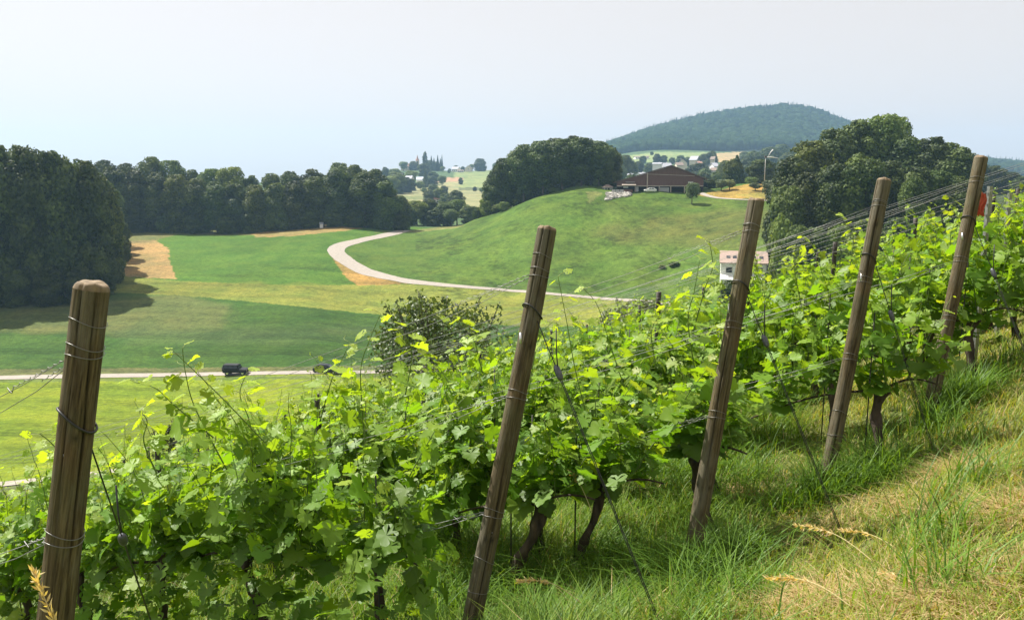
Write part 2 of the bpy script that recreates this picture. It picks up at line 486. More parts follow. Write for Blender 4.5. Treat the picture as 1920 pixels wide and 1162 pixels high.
paint([(1110, 440), (1160, 412), (1330, 395), (1460, 385), (1460, 445), (1330, 455), (1200, 450)], (0.15, 0.15, 0.045), 150, 300, 0.5, 22)
paint([(1478, 330), (2100, 300), (2100, 520), (1478, 520)], (0.06, 0.09, 0.03), 110, 420)
paint([(1100, 360), (1115, 358), (1130, 362), (1112, 376), (1104, 384)], (0.25, 0.27, 0.09), 150, 300, 0.7)
paint([(1306, 366), (1380, 350), (1425, 341), (1475, 345), (1470, 374), (1335, 371)], (0.50, 0.34, 0.085), 200, 330)
paint([(1380, 365), (1460, 358), (1470, 376), (1420, 376)], (0.34, 0.33, 0.08), 200, 330, 0.6)
FAR = (0.36, 0.36, 0.17)
paint([(740, 350), (910, 336), (960, 330), (960, 410), (740, 410)], FAR, 450, 1400)
paint([(806, 333), (870, 333), (868, 340), (806, 343)], (0.5, 0.33, 0.2), 450, 1400)
paint([(870, 333), (960, 330), (960, 350), (860, 352)], (0.30, 0.36, 0.14), 450, 1400)
paint([(855, 316), (960, 312), (960, 331), (850, 333)], (0.27, 0.34, 0.13), 700, 1500)
paint([(860, 352), (960, 350), (960, 358), (860, 357)], (0.15, 0.18, 0.08), 450, 1400)
paint([(750, 368), (830, 368), (830, 374), (750, 373)], (0.22, 0.26, 0.10), 450, 1400)
paint([(1180, 292), (1230, 285), (1330, 286), (1335, 300), (1180, 305)], (0.30, 0.38, 0.15), 700, 1500)
paint([(1325, 289), (1400, 284), (1400, 310), (1325, 302)], (0.52, 0.40, 0.20), 700, 1500)
paint([(1155, 322), (1200, 320), (1200, 345), (1155, 345)], (0.28, 0.35, 0.13), 500, 1500)
m = (rr_ > 1380) & (px_ > 980) & (px_ < 2400); GC[m] = (0.025, 0.045, 0.02)
# broad natural variation and mowing tracks
v1 = vnoise(gx, gy, 14, 7); v2 = vnoise(gx, gy, 4.5, 8); v3 = vnoise(gx + gy * .3, gy, 1.6, 9)
f = 1 + (v1 - .5) * .28 + (v2 - .5) * .22 + (v3 - .5) * .18
hill = (px_ > 780) & (py_ < 560) & (rr_ > 140) & (rr_ < 330)
f = np.where(hill, 1 + (v1 - .5) * .35 + (v2 - .5) * .35 + (v3 - .5) * .45, f)
v4 = vnoise(gx, gy * 1.3, .9, 51) * vnoise(gx, gy, 6, 52)
f = f - np.where(hill & (v4 > .42), .30, 0)
f = np.where(rr_ < 66, 1 + (v2 - .5) * .4 + (v3 - .5) * .5, f)
lane = np.abs(((gx * 0.11 + gy) / 11.0) % 1 - .5)
lane = np.where((lane < .035) | (np.abs(lane - .12) < .03), -.24, 0) * (vnoise(gx, gy, 5, 33) > .3)
tr = lane + np.sin((gx * 0.12 + gy) * 2 * np.pi / 5.5) * 0.05 + np.sin((gx * 0.10 + gy) * 2 * np.pi / 13) * 0.05
f = f + np.where((rr_ > 66) & (rr_ < 230) & (~hill), tr, 0)
GC = np.clip(GC * f[:, None] * np.where(rr_ < 66, .8, .58)[:, None], 0.005, 0.8)
GC[:, 0] *= 1 + (v2 - .5) * .25

def ground_mat():
    m, nt, b = new_mat('meadow_ground')
    a = nd(nt, 'ShaderNodeAttribute', attribute_name='Col')
    n1 = noise(nt, 0.9, 6, 0.7)
    n2 = noise(nt, 3.2, 6, 0.8)
    k = ramp(nt, n1, [(0.25, (0.50, 0.54, 0.5)), (0.5, (1, 1, 1)), (0.75, (1.48, 1.38, 1.25))])
    c = mixc(nt, a.outputs['Color'], k, mode='MULTIPLY', f=1.0)
    k2 = ramp(nt, n2, [(0.3, (0.50, 0.56, 0.5)), (0.5, (1, 1, 1)), (0.7, (1.5, 1.42, 1.4))])
    c = mixc(nt, c, k2, mode='MULTIPLY', f=1.0)
    nt.links.new(c, b.inputs['Base Color'])
    b.inputs['Roughness'].default_value = 0.9
    b.inputs['Specular IOR Level'].default_value = 0.1
    bump(nt, b, n1, 0.6, 0.35)
    return m
na, nr = len(az), len(rad)
i = (np.arange(nr - 1)[:, None] * na); j = np.arange(na)[None, :]; j2 = (j + 1) % na
gf = np.stack([i + j, i + j2, i + na + j2, i + na + j], -1).reshape(-1, 4)
gf = gf[:, ::-1]
G = Geo(); G.add(GP, gf, GC)
cap = np.array([[q for q in range(na)]])[:, ::1]
G.add(np.array([[0, 0, gz(0, 0.01)]]), np.zeros((0, 3), int), (0.13, 0.15, 0.05))
G.f.append(np.stack([np.arange(na), (np.arange(na) + 1) % na, np.full(na, na * nr)], -1)); G.mi.append(np.zeros(na, np.int32))
prep(G.obj('ground', ground_mat()), kind='structure')

# ---- roads: strips draped on the ground between their two edges
def road_mat(name, c):
    m, nt, b = new_mat(name)
    n = noise(nt, 1.2, 6, 0.7)
    n2 = noise(nt, 9, 4, 0.6)
    c1 = ramp(nt, n, [(0.3, tuple(x * .8 for x in c)), (0.65, tuple(x * 1.08 for x in c))])
    nt.links.new(mixc(nt, c1, ramp(nt, n2, [(0.3, (0.85, 0.85, 0.84)), (0.7, (1.1, 1.1, 1.1))]), mode='MULTIPLY', f=1.0), b.inputs['Base Color'])
    b.inputs['Roughness'].default_value = 0.92
    return m
def resample(P, n):
    P = np.asarray(P, float)
    d = np.concatenate([[0], np.cumsum(np.linalg.norm(np.diff(P, axis=0), axis=1))])
    # smooth the outline a little with a Catmull-Rom pass
    t = np.linspace(0, d[-1], n)
    out = []
    for tt in t:
        k = min(max(np.searchsorted(d, tt) - 1, 0), len(P) - 2)
        s = (tt - d[k]) / max(d[k + 1] - d[k], 1e-9)
        p0, p1, p2, p3 = P[max(k - 1, 0)], P[k], P[k + 1], P[min(k + 2, len(P) - 1)]
        out.append(0.5 * ((2 * p1) + (-p0 + p2) * s + (2 * p0 - 5 * p1 + 4 * p2 - p3) * s ** 2 + (-p0 + 3 * p1 - 3 * p2 + p3) * s ** 3))
    return np.array(out)
def strip(name, e0, e1, mat, n=160, k=5, dz=0.07, ymin=40, ymax=1500):
    A = resample(np.asarray(e0), n); B = resample(np.asarray(e1), n)
    A = cast(A[:, 0], A[:, 1], ymin, ymax); B = cast(B[:, 0], B[:, 1], ymin, ymax)
    A[:, :2] = np.stack([np.convolve(np.pad(A[:, q], 3, 'edge'), np.ones(7) / 7, 'valid') for q in (0, 1)], -1)
    B[:, :2] = np.stack([np.convolve(np.pad(B[:, q], 3, 'edge'), np.ones(7) / 7, 'valid') for q in (0, 1)], -1)
    s = np.linspace(0, 1, k)[None, :, None]
    q_ = np.random.default_rng(n); wj = np.convolve(q_.normal(0, .05, n + 4), np.ones(5) / 2.2, 'valid')[:, None]
    mid_ = (A[:, :2] + B[:, :2]) / 2
    A[:, :2] = mid_ + (A[:, :2] - mid_) * (1 + wj); B[:, :2] = mid_ + (B[:, :2] - mid_) * (1 - wj[::-1])
    V = A[:, None, :2] * (1 - s) + B[:, None, :2] * s
    V = V.reshape(-1, 2)
    Z = terr(V[:, 0], V[:, 1]) + dz
    V = np.column_stack([V, Z])
    i = np.arange(n - 1)[:, None] * k; j = np.arange(k - 1)[None, :]
    F = np.stack([i + j, i + j + 1, i + k + j + 1, i + k + j], -1).reshape(-1, 4)
    # face up
    p = V[F[0]]
    if np.cross(p[1] - p[0], p[3] - p[0])[2] < 0: F = F[:, ::-1]
    g = Geo(); g.add(V, F)
    return prep(g.obj(name, mat), kind='structure')
M['road'] = road_mat('pale_concrete_road', (0.30, 0.267, 0.23))
M['path'] = road_mat('gravel_path', (0.30, 0.27, 0.22))
strip('winding_road', [(753, 431), (700, 442), (650, 452), (622, 460), (612, 469), (616, 478), (634, 491), (674, 513), (739, 527), (784, 533.5), (880, 541), (990, 549.5), (1145, 563), (1260, 571.5)],
      [(773, 432), (735, 443), (698, 450), (664, 459), (648, 465), (645, 472), (659, 484), (694, 504), (745, 519), (790, 526.5), (880, 536), (990, 545), (1145, 558.5), (1260, 566.5)], M['road'], n=220, ymin=120, ymax=360)
strip('valley_road', [(-250, 714), (0, 711.5), (200, 708.5), (420, 704.5), (670, 700.5), (950, 696), (1150, 690)], [(-250, 705), (0, 704), (200, 701.5), (420, 698), (670, 694.5), (950, 690), (1150, 684)], M['road'], n=120, ymin=90, ymax=180)
strip('gravel_path', [(-150, 925), (0, 913), (90, 902), (230, 886), (420, 860)], [(-150, 914), (0, 904), (90, 894), (230, 878), (420, 853)], M['path'], n=40, ymin=45, ymax=100)
strip('farm_drive', [(1303, 362), (1318, 367), (1340, 372), (1400, 375.5), (1440, 377)], [(1316, 360), (1328, 365), (1345, 370), (1400, 374), (1440, 375.5)], M['road'], n=40, ymin=200, ymax=300)

# ------------------------------------------------------------------ ordinals for labels
_O = 'first second third fourth fifth sixth seventh eighth ninth tenth eleventh twelfth thirteenth fourteenth fifteenth sixteenth seventeenth eighteenth nineteenth twentieth'.split()
_T = {2: 'twenty', 3: 'thirty', 4: 'forty', 5: 'fifty', 6: 'sixty', 7: 'seventy', 8: 'eighty'}
_TT = {2: 'twentieth', 3: 'thirtieth', 4: 'fortieth', 5: 'fiftieth', 6: 'sixtieth', 7: 'seventieth', 8: 'eightieth'}
def ordw(n):
    if n <= 20: return _O[n - 1]
    t, u = divmod(n, 10)
    return _TT[t] if u == 0 else _T[t] + '-' + _O[u - 1]

# ------------------------------------------------------------------ trees
def unit(v): return v / (np.linalg.norm(v, axis=-1, keepdims=True) + 1e-12)
CARD = np.array([(0, 0, 0.06), (0.55, 0.02, -.06), (0.16, 0.24, .0), (-.14, 0.56, -.08), (-.30, 0.10, .02), (-.42, -.36, -.07), (.05, -.22, 0), (.36, -.42, -.05)])
CARDF = np.array([(0, k, k % 7 + 1) for k in range(1, 8)])
def scatter_cards(g, pos, nrm, size, colr, rng, jag=0.35):
    n = len(pos)
    N = unit(nrm)
    r = rng.standard_normal((n, 3))
    X = unit(np.cross(N, r)); Y = np.cross(N, X)
    T = CARD[None] * (1 + jag * rng.uniform(-1, 1, (n, len(CARD), 1)))
    V = pos[:, None] + size[:, None, None] * (T[..., :1] * X[:, None] + T[..., 1:2] * Y[:, None] + T[..., 2:] * N[:, None])
    F = CARDF[None] + (np.arange(n) * len(CARD))[:, None, None]
    g.add(V.reshape(-1, 3), F.reshape(-1, 3), np.repeat(colr, len(CARD), axis=0))
def rand_dir(rng, n):
    return unit(rng.standard_normal((n, 3)))
GREENS = dict(olive=((0.036, 0.066, 0.014), (0.125, 0.18, 0.045)), dark=((0.020, 0.036, 0.012), (0.115, 0.145, 0.035)), mid=((0.030, 0.056, 0.016), (0.125, 0.17, 0.048)), light=((0.08, 0.13, 0.03), (0.18, 0.235, 0.07)),
              grey=((0.09, 0.12, 0.06), (0.2, 0.24, 0.13)), conifer=((0.03, 0.055, 0.02), (0.065, 0.095, 0.035)))
def broad_crown(rng, base=0.05, nl=34, nc=4200, size=0.075, tone='mid', prof='oak', rough=0.25, asp=2.1):
    """unit tree: height 1, crown half-width 0.5 (scaled when placed); asp is the usual height to width ratio"""
    g = Geo()
    lo, hi = map(np.array, GREENS[tone])
    t = (np.arange(nl) + rng.random(nl)) / nl
    if prof == 'oak': w = np.interp(t, [0, .12, .4, .65, .82, .93, 1], [.74, .88, 1.0, .97, .80, .55, .30])
    elif prof == 'round': w = np.sqrt(np.clip(1 - (2 * t - 1) ** 2, 0.05, 1))
    elif prof == 'column': w = np.interp(t, [0, .15, .5, .85, 1], [.6, .95, 1, .8, .25])
    else: w = np.interp(t, [0, .2, .6, .85, 1], [.35, .7, 1.0, .8, .35])
    th = rng.random(nl) * 2 * np.pi + np.arange(nl) * 2.4
    lr = 0.5 * w * rng.choice([.22, .32, .42, .55], nl) * rng.uniform(.85, 1.15, nl) + .03
    rad = np.clip(0.5 * w - lr * 0.7, 0, 1) * np.sqrt(rng.uniform(0.35, 1, nl))
    cz = base + (1 - base) * (0.06 + 0.90 * t)
    C = np.stack([rad * np.cos(th), rad * np.sin(th), cz], -1)
    lz = np.minimum(lr * 1.05 / asp, np.maximum(1.0 - cz, 0.03))
    k = rng.choice(nl, nc, p=lr ** 2 / (lr ** 2).sum())
    D = rand_dir(rng, nc)
    out = C[k] - np.array([0, 0, .45]); out[:, 2] *= .4
    D = unit(D + unit(out) * rng.uniform(0, .9, (nc, 1)))
    s = rng.uniform(0.72, 1.12, nc) ** 1.0
    inner = rng.random(nc) < 0.12
    s[inner] *= rng.uniform(0.2, 0.8, inner.sum())
    ext = np.stack([lr[k], lr[k], lz[k]], -1)
    pos = C[k] + D * ext * s[:, None]
    sz = size * rng.uniform(0.55, 1.35, nc)
    tone_l = rng.random(nl)
    m = np.clip(0.1 + 0.8 * tone_l[k] + rng.uniform(-.3, .3, nc), 0, 1)[:, None]
    col = lo * (1 - m) + hi * m
    nrm = D * np.array([1, 1, .9]) + rng.standard_normal((nc, 3)) * (.22 + rough)
    pos[:, 2] = np.minimum(pos[:, 2], .985) * asp
    scatter_cards(g, pos, nrm, sz, col, rng)
    g.v[-1][:, 2] /= asp
    return g
def conifer_crown(rng, base=0.08, nc=2600, size=0.06, tone='conifer'):
    g = Geo()
    lo, hi = map(np.array, GREENS[tone])
    t = rng.random(nc) ** 1.35
    tier = np.floor(t * 13) / 13
    fr = (t - tier) * 13
    w = 0.5 * (1 - t) ** 0.85 * (1.0 - 0.35 * fr) + .012
    th = rng.random(nc) * 2 * np.pi
    rr = w * np.sqrt(rng.uniform(0.25, 1.1, nc)) * (1 + .18 * np.sin(th * 3 + tier * 40))
    pos = np.stack([rr * np.cos(th), rr * np.sin(th), base + (1 - base) * t - 0.02 * rr / (w + .01)], -1)
    nrm = np.stack([np.cos(th) * .6, np.sin(th) * .6, np.full(nc, .8)], -1) + rng.standard_normal((nc, 3)) * .5
    m = rng.random((nc, 1))
    scatter_cards(g, pos, nrm, size * rng.uniform(.6, 1.3, nc), lo * (1 - m) + hi * m, rng)
    return g
def trunk_geo(rng, h=0.55, r=0.028, limbs=5, spread=0.28):
    g = Geo()
    n = 9
    z = np.linspace(-0.03, h, n)
    p = np.stack([np.cumsum(rng.normal(0, .006, n)), np.cumsum(rng.normal(0, .006, n)), z], -1)
    p -= [p[1, 0], p[1, 1], 0]
    g.tube(p, np.linspace(r * 1.25, r * .45, n), 9, wob=.05, rng=rng)
    for k in range(limbs):
        i = rng.integers(n // 2, n - 1)
        a = rng.random() * 6.28
        e = p[i] + np.array([math.cos(a) * spread, math.sin(a) * spread, rng.uniform(.12, .3)])
        q = np.array([p[i] * (1 - s) + e * s + np.array([0, 0, .05 * math.sin(s * 3.1)]) for s in np.linspace(0, 1, 5)])
        g.tube(q, np.linspace(r * .5, r * .15, 5), 6)
    return g

TREES = {}
def tree_proto(kind, seed, **kw):
    rng = np.random.default_rng(seed)
    if kind.startswith('conifer'):
        cg = conifer_crown(rng, **kw); tg = trunk_geo(rng, .8, .018, 0)
    else:
        tk = kw.pop('trunk', dict())
        cg = broad_crown(rng, **kw); tg = trunk_geo(rng, **tk)
    return cg.mesh('crown', M['tree_leaf'], smooth=False), tg.mesh('trunk', M['bark'])
for k in range(5): TREES['dark%d' % k] = tree_proto('broad', 100 + k, tone='dark', base=-.03, nl=64, nc=17000, size=.058, prof='oak')
for k in range(5): TREES['mid%d' % k] = tree_proto('broad', 120 + k, tone='mid', base=-.02, nl=58, nc=16000, size=.058, prof='oak')
for k in range(3): TREES['light%d' % k] = tree_proto('broad', 140 + k, tone='light', base=.22, nl=55, nc=7500, size=.055, prof='vase', rough=.5)
for k in range(3): TREES['tall%d' % k] = tree_proto('broad', 160 + k, tone='mid', base=.13, nl=75, nc=14000, size=.056, prof='vase', trunk=dict(h=.7, r=.022, limbs=4, spread=.16))
for k in range(3): TREES['orchard%d' % k] = tree_proto('broad', 180 + k, tone='grey', base=.30, nl=20, nc=1700, size=.10, prof='round', asp=1.2, trunk=dict(h=.6, r=.035, limbs=5, spread=.25))
for k in range(2): TREES['conifer%d' % k] = tree_proto('conifer', 200 + k)
TREES['column0'] = tree_proto('broad', 220, tone='dark', base=.02, nl=46, nc=3400, size=.14, prof='column', asp=4.0)
TREES['shrub0'] = tree_proto('broad', 230, asp=1.3, tone='mid', base=-.02, nl=26, nc=2600, size=.085, prof='round', trunk=dict(h=.35, r=.02, limbs=4, spread=.2))
TREES['shrub1'] = tree_proto('broad', 231, asp=1.3, tone='light', base=-.02, nl=22, nc=2200, size=.085, prof='round', trunk=dict(h=.35, r=.02, limbs=4, spread=.2))
TREES['shrub2'] = tree_proto('broad', 232, asp=1.3, tone='grey', base=-.02, nl=22, nc=2200, size=.085, prof='round', trunk=dict(h=.35, r=.02, limbs=4, spread=.2))
trng = random.Random(3)
def put_tree(kind, px, y, top, width, name='tree', sink=0.0):
    """a tree standing in column px at forward distance y, reaching up to row top, width px wide"""
    p = stand(px, y)
    h = float(z_of(top, y)) - p[2] + sink
    w = width / FPX * y
    if y > 400: w = min(w, h * 1.0)
    r = empty(name, (p[0], p[1], p[2] - sink), trng.uniform(0, 6.28))
    r.scale = (w, w, max(h, 1.0))
    c, t = TREES[kind]
    mesh_obj('crown', c, r)
    mesh_obj('trunk', t, r)
    return r, px
def label_set(items, fmt, cat, group):
    items = sorted(items, key=lambda a: a[1])
    for i, (o, _) in enumerate(items):
        last = i == len(items) - 1
        prep(o, fmt.format(o='last' if last and len(items) > 3 else ordw(i + 1)), cat, group)

D_ = lambda: 'dark%d' % trng.randrange(5)
M_ = lambda: 'mid%d' % trng.randrange(5)
# near wood on the left
S = []
for px, y, top, w in [(-150, 176, 255, 120), (-60, 182, 262, 110), (15, 186, 268, 110), (75, 187, 273, 100), (125, 189, 284, 95), (172, 193, 300, 88), (203, 203, 330, 66)]:
    S.append(put_tree(D_(), px, y, top, w))
label_set(S, 'tall dark broadleaf tree at the front of the left wood, {o} from left', 'tree', 'front trees of the left wood')
S = [put_tree('dark%d' % trng.randrange(5), px, y, top, w, 'edge_shrub') for px, y, top, w in
     [(-20, 179, 500, 55), (35, 180, 505, 50), (95, 181, 498, 55), (150, 183, 500, 50), (195, 190, 478, 46), (212, 204, 452, 44), (222, 224, 430, 40), (228, 246, 412, 36)]]
label_set(S, 'dark shrub at the foot of the left wood edge, {o} from left', 'shrub', 'shrubs along the left wood edge')
S = []
for px, y, top, w in [(-90, 215, 262, 100), (-10, 214, 264, 90), (60, 216, 270, 90), (110, 218, 280, 80), (160, 218, 296, 72), (196, 222, 322, 60), (207, 240, 338, 55), (212, 262, 348, 50)]:
    S.append(put_tree(M_(), px, y, top, w))
label_set(S, 'green crown rising behind the front trees of the left wood, {o} from left', 'tree', 'rear trees of the left wood')
# wood at the back of the valley
S = []
for px, y, top, w, k in [(222, 300, 312, 62, 'd'), (262, 302, 318, 60, 'd'), (300, 303, 322, 58, 'd'), (338, 302, 326, 60, 'd'), (372, 303, 334, 52, 'd'), (408, 303, 340, 56, 'm'), (446, 304, 343, 54, 'm'),
                      (484, 302, 346, 52, 'd'), (520, 303, 342, 54, 'm'), (556, 303, 338, 54, 'd'), (594, 306, 330, 58, 'd'), (636, 308, 316, 66, 'm'), (684, 308, 322, 66, 'd'), (726, 307, 338, 58, 'm'), (752, 309, 366, 38, 'd')]:
    S.append(put_tree(D_() if k == 'd' else M_(), px, y, top, w))
label_set(S, 'dark broadleaf tree at the front of the back wood, {o} from left', 'tree', 'front trees of the back wood')
S = []
for px, y, top, w, k in [(205, 330, 299, 56, 'm'), (245, 335, 305, 54, 'm'), (288, 330, 293, 58, 'l'), (327, 332, 300, 52, 'l'), (366, 335, 317, 46, 'm'), (400, 333, 316, 50, 'l'), (438, 332, 312, 56, 'l'),
                      (474, 336, 328, 40, 'm'), (512, 336, 324, 50, 'm'), (548, 336, 320, 52, 'm'), (590, 338, 316, 56, 'd'), (640, 340, 304, 66, 'm'), (668, 338, 308, 60, 'm'), (704, 340, 316, 58, 'd')]:
    S.append(put_tree({'d': D_(), 'm': M_(), 'l': 'light%d' % trng.randrange(3)}[k], px, y, top, w))
label_set(S, 'crown showing above the front trees of the back wood, {o} from left', 'tree', 'rear trees of the back wood')
S = [put_tree(('dark0', 'shrub0', 'dark1', 'dark2')[i % 4], px, y, top, w, 'edge_shrub') for i, (px, y, top, w) in enumerate(
     [(255, 297, 398, 32), (310, 298, 404, 34), (365, 298, 402, 32), (425, 299, 405, 36), (470, 299, 398, 34), (530, 299, 400, 34), (580, 300, 396, 32), (625, 303, 392, 34), (665, 304, 390, 32), (715, 304, 392, 32), (748, 305, 402, 26)])]
label_set(S, 'low bushy tree along the edge of the back wood, {o} from left', 'tree', 'bushes along the back wood edge')
# low trees in the gap
S = [put_tree(('mid%d' % (i % 5)) if i % 3 else 'light%d' % (i % 3), px, y, top, w) for i, (px, y, top, w) in enumerate(
     [(782, 345, 376, 40), (806, 350, 372, 40), (832, 348, 378, 40), (857, 352, 374, 40), (880, 345, 384, 36), (768, 340, 388, 30), (845, 342, 392, 34), (815, 342, 392, 34)])]
label_set(S, 'low green tree filling the gap between the two woods, {o} from left', 'tree', 'trees in the gap')
S = [put_tree('dark3', 856, 470, 356, 34), put_tree('mid2', 836, 480, 362, 30)]
label_set(S, 'dark bluish tree above the low trees of the gap, {o} from left', 'tree', 'bluish trees above the gap')
# grove on the hill crest left of the barn
S = []
for px, y, top, w, k in [(922, 292, 334, 42, 'm'), (948, 290, 296, 54, 't'), (982, 286, 270, 62, 't'), (1018, 283, 263, 66, 't'), (1054, 281, 260, 66, 't'), (1090, 280, 258, 66, 't'), (1122, 280, 264, 60, 't'), (1142, 284, 276, 46, 'd')]:
    S.append(put_tree({'t': 'tall%d' % trng.randrange(3), 'm': M_(), 'd': D_()}[k], px, y, top, w))
label_set(S, 'tall tree with bare lower trunk in the hilltop grove, {o} from left', 'tree', 'front trees of the hilltop grove')
S = [put_tree(D_(), px, y, top, w) for px, y, top, w in [(940, 312, 306, 52), (975, 312, 278, 56), (1008, 312, 264, 58), (1042, 310, 258, 60), (1078, 308, 254, 60), (1108, 306, 262, 58), (1134, 308, 272, 50)]]
label_set(S, 'dense dark tree behind the bare trunks of the hilltop grove, {o} from left', 'tree', 'rear trees of the hilltop grove')
S = [put_tree('shrub%d' % (i % 2), px, y, top, w, 'edge_shrub') for i, (px, y, top, w) in enumerate([(897, 292, 388, 24), (912, 290, 372, 30), (932, 286, 384, 26), (944, 280, 378, 24), (968, 284, 372, 22), (1040, 281, 352, 24), (1118, 274, 337, 12)])]
label_set(S, 'green shrub at the foot of the hilltop grove, {o} from left', 'shrub', 'shrubs below the hilltop grove')
# right hand wood
S = []
for px, y, top, w, k in [(1478, 176, 292, 92, 'm'), (1512, 186, 262, 96, 'd'), (1552, 190, 238, 96, 'm'), (1596, 196, 222, 96, 'm'), (1640, 198, 214, 92, 'l'), (1668, 202, 218, 70, 'l'), (1690, 192, 256, 90, 'm'),
                      (1735, 190, 256, 90, 'd'), (1775, 188, 266, 84, 'm'), (1803, 186, 286, 62, 'd')]:
    S.append(put_tree({'d': D_(), 'm': M_(), 'l': 'light%d' % trng.randrange(3)}[k], px, y, top, w))
label_set(S, 'tall tree forming the skyline of the right wood, {o} from left', 'tree', 'skyline trees of the right wood')
S = []
for px, y, top, w, k in [(1470, 160, 345, 70, 'm'), (1508, 162, 322, 84, 'd'), (1555, 160, 306, 92, 'd'), (1606, 158, 284, 96, 'm'), (1655, 160, 300, 92, 'd'), (1705, 158, 312, 90, 'd'), (1752, 158, 318, 84, 'm'), (1795, 156, 330, 70, 'd'), (1705, 150, 330, 55, 'l')]:
    S.append(put_tree({'d': D_(), 'm': M_(), 'l': 'mid3'}[k], px, y, top, w))
label_set(S, 'full dark tree in the front of the right wood, {o} from left', 'tree', 'front trees of the right wood')
S = [put_tree(('shrub0', 'shrub1', 'mid0')[i % 3], px, y, top, w, 'edge_shrub') for i, (px, y, top, w) in enumerate([(1452, 168, 350, 40), (1462, 150, 400, 50), (1490, 146, 420, 52), (1525, 146, 426, 52), (1570, 146, 420, 56), (1620, 146, 410, 60), (1680, 146, 408, 60), (1735, 146, 400, 56)])]
label_set(S, 'low green shrub before the right wood, {o} from left', 'shrub', 'shrubs before the right wood')
S = [put_tree('dark%d' % (i % 5), px, y, top, w) for i, (px, y, top, w) in enumerate([(1835, 330, 305, 40), (1862, 340, 310, 44), (1890, 350, 322, 46), (1922, 340, 330, 50), (1950, 330, 325, 50)])]
label_set(S, 'hazy dark tree on the skyline behind the rightmost post, {o} from left', 'tree', 'trees behind the rightmost post')
# trees round the barn and the orange mound
def one_tree(kind, px, y, top, w, label, cat='tree', name='tree'):
    o, _ = put_tree(kind, px, y, top, w, name)
    return prep(o, label, cat)
one_tree('orchard0', 1297, 246, 343, 26, 'small round tree standing on the grass in front of the barn')
one_tree('conifer0', 1380, 300, 291, 46, 'dark cone shaped conifer on the mound right of the barn')
one_tree('dark4', 1373, 301, 297, 34, 'broad dark tree against the left side of the mound conifer')
one_tree('dark1', 1425, 305, 298, 56, 'dull brownish dark tree behind the tall lamp pole')
one_tree('shrub0', 1332, 275, 336, 32, 'grey green bush against the right end of the barn', 'shrub', 'bush')
one_tree('shrub1', 1408, 292, 332, 24, 'pale green bush on the mound top below the dark trees', 'shrub', 'bush')
S = [put_tree('orchard%d' % (i % 3), px, y, top, w, 'fruit_tree') for i, (px, y, top, w) in enumerate([(1352, 262, 337, 26), (1368, 262, 337, 24), (1416, 256, 343, 22), (1443, 240, 338, 36)])]
label_set(S, 'small fruit tree on the orange grass mound, {o} from left', 'tree', 'fruit trees on the mound')
one_tree('shrub0', 1265, 198, 488, 24, 'small dark bush alone on the green hillside', 'shrub', 'bush').location.z -= .35
one_tree('shrub2', 1240, 198, 503, 14, 'tiny low bush left of the lone hillside bush', 'shrub', 'bush')

# ------------------------------------------------------------------ far villages
VT = [(742, 700, 322, 40), (762, 720, 332, 36), (735, 690, 330, 36), (795, 980, 306, 26), (775, 1180, 302, 26), (757, 1160, 303, 30), (806, 1180, 300, 30), (818, 1190, 303, 30), (830, 1160, 312, 24), (842, 1120, 318, 20),
      (770, 760, 335, 32), (788, 760, 340, 34), (812, 680, 345, 40), (832, 690, 348, 36), (795, 690, 352, 34), (824, 560, 352, 36), (806, 560, 356, 30), (829, 840, 329, 18), (864, 880, 333, 9), (890, 760, 350, 12), (903, 720, 352, 18),
      (855, 1230, 310, 16), (868, 1230, 312, 14), (884, 1230, 308, 20), (843, 1200, 316, 12), (930, 1220, 305, 30), (740, 900, 316, 26), (723, 900, 313, 18), (752, 900, 322, 26), (772, 880, 320, 30), (812, 880, 322, 30)]
S = [put_tree(('mid%d' % (i % 5), 'dark%d' % (i % 5), 'light%d' % (i % 3))[i % 3], *a) for i, a in enumerate(VT)]
S += [put_tree('dark2', 900, 1180, 297, 24)]
label_set(S, 'hazy tree around the church village in the far distance, {o} from left', 'tree', 'trees of the church village')
one_tree('column0', 797, 1150, 283, 10, 'tall slim poplar right of the church spire')
S = [put_tree('conifer%d' % (i % 2), px, 1170, top, w, 'conifer') for i, (px, top, w) in enumerate([(809, 292, 9), (814, 296, 9), (821, 291, 9), (829, 290, 6), (826, 297, 8)])]
label_set(S, 'slender far conifer right of the poplar, {o} from left', 'conifer', 'conifers beside the poplar')
one_tree('conifer1', 798, 800, 320, 18, 'pointed dark conifer beside the pale blue roofed house', 'conifer', 'conifer')
VT2 = [(1160, 620, 290, 30), (1172, 640, 290, 34), (1160, 600, 306, 28), (1185, 640, 302, 26), (1198, 820, 302, 20), (1206, 1000, 292, 14), (1222, 1180, 284, 8), (1232, 980, 288, 16), (1245, 980, 291, 14), (1260, 980, 295, 12), (1218, 800, 305, 20),
       (1276, 960, 291, 18), (1290, 960, 294, 24), (1305, 620, 305, 50), (1322, 560, 315, 46), (1342, 560, 318, 40), (1322, 900, 288, 30), (1333, 820, 282, 22), (1352, 700, 322, 34), (1355, 480, 300, 36), (1340, 430, 322, 36), (1318, 430, 322, 36), (1300, 420, 330, 30),
       (1395, 900, 284, 46), (1412, 700, 282, 50), (1398, 600, 296, 40), (1440, 800, 275, 50), (1462, 900, 270, 50), (1480, 700, 285, 50), (1432, 520, 300, 40), (1250, 700, 318, 20), (1232, 700, 320, 18), (1182, 450, 325, 30), (1370, 520, 310, 30)]
S = [put_tree(('mid%d' % (i % 5), 'dark%d' % (i % 5), 'mid%d' % ((i + 2) % 5))[i % 3], *a) for i, a in enumerate(VT2)]
label_set(S, 'hazy tree among the houses beyond the barn, {o} from left', 'tree', 'trees of the village behind the barn')
one_tree('conifer0', 1341, 760, 288, 10, 'pointed dark conifer beside the white villa right of the barn roof', 'conifer', 'conifer')

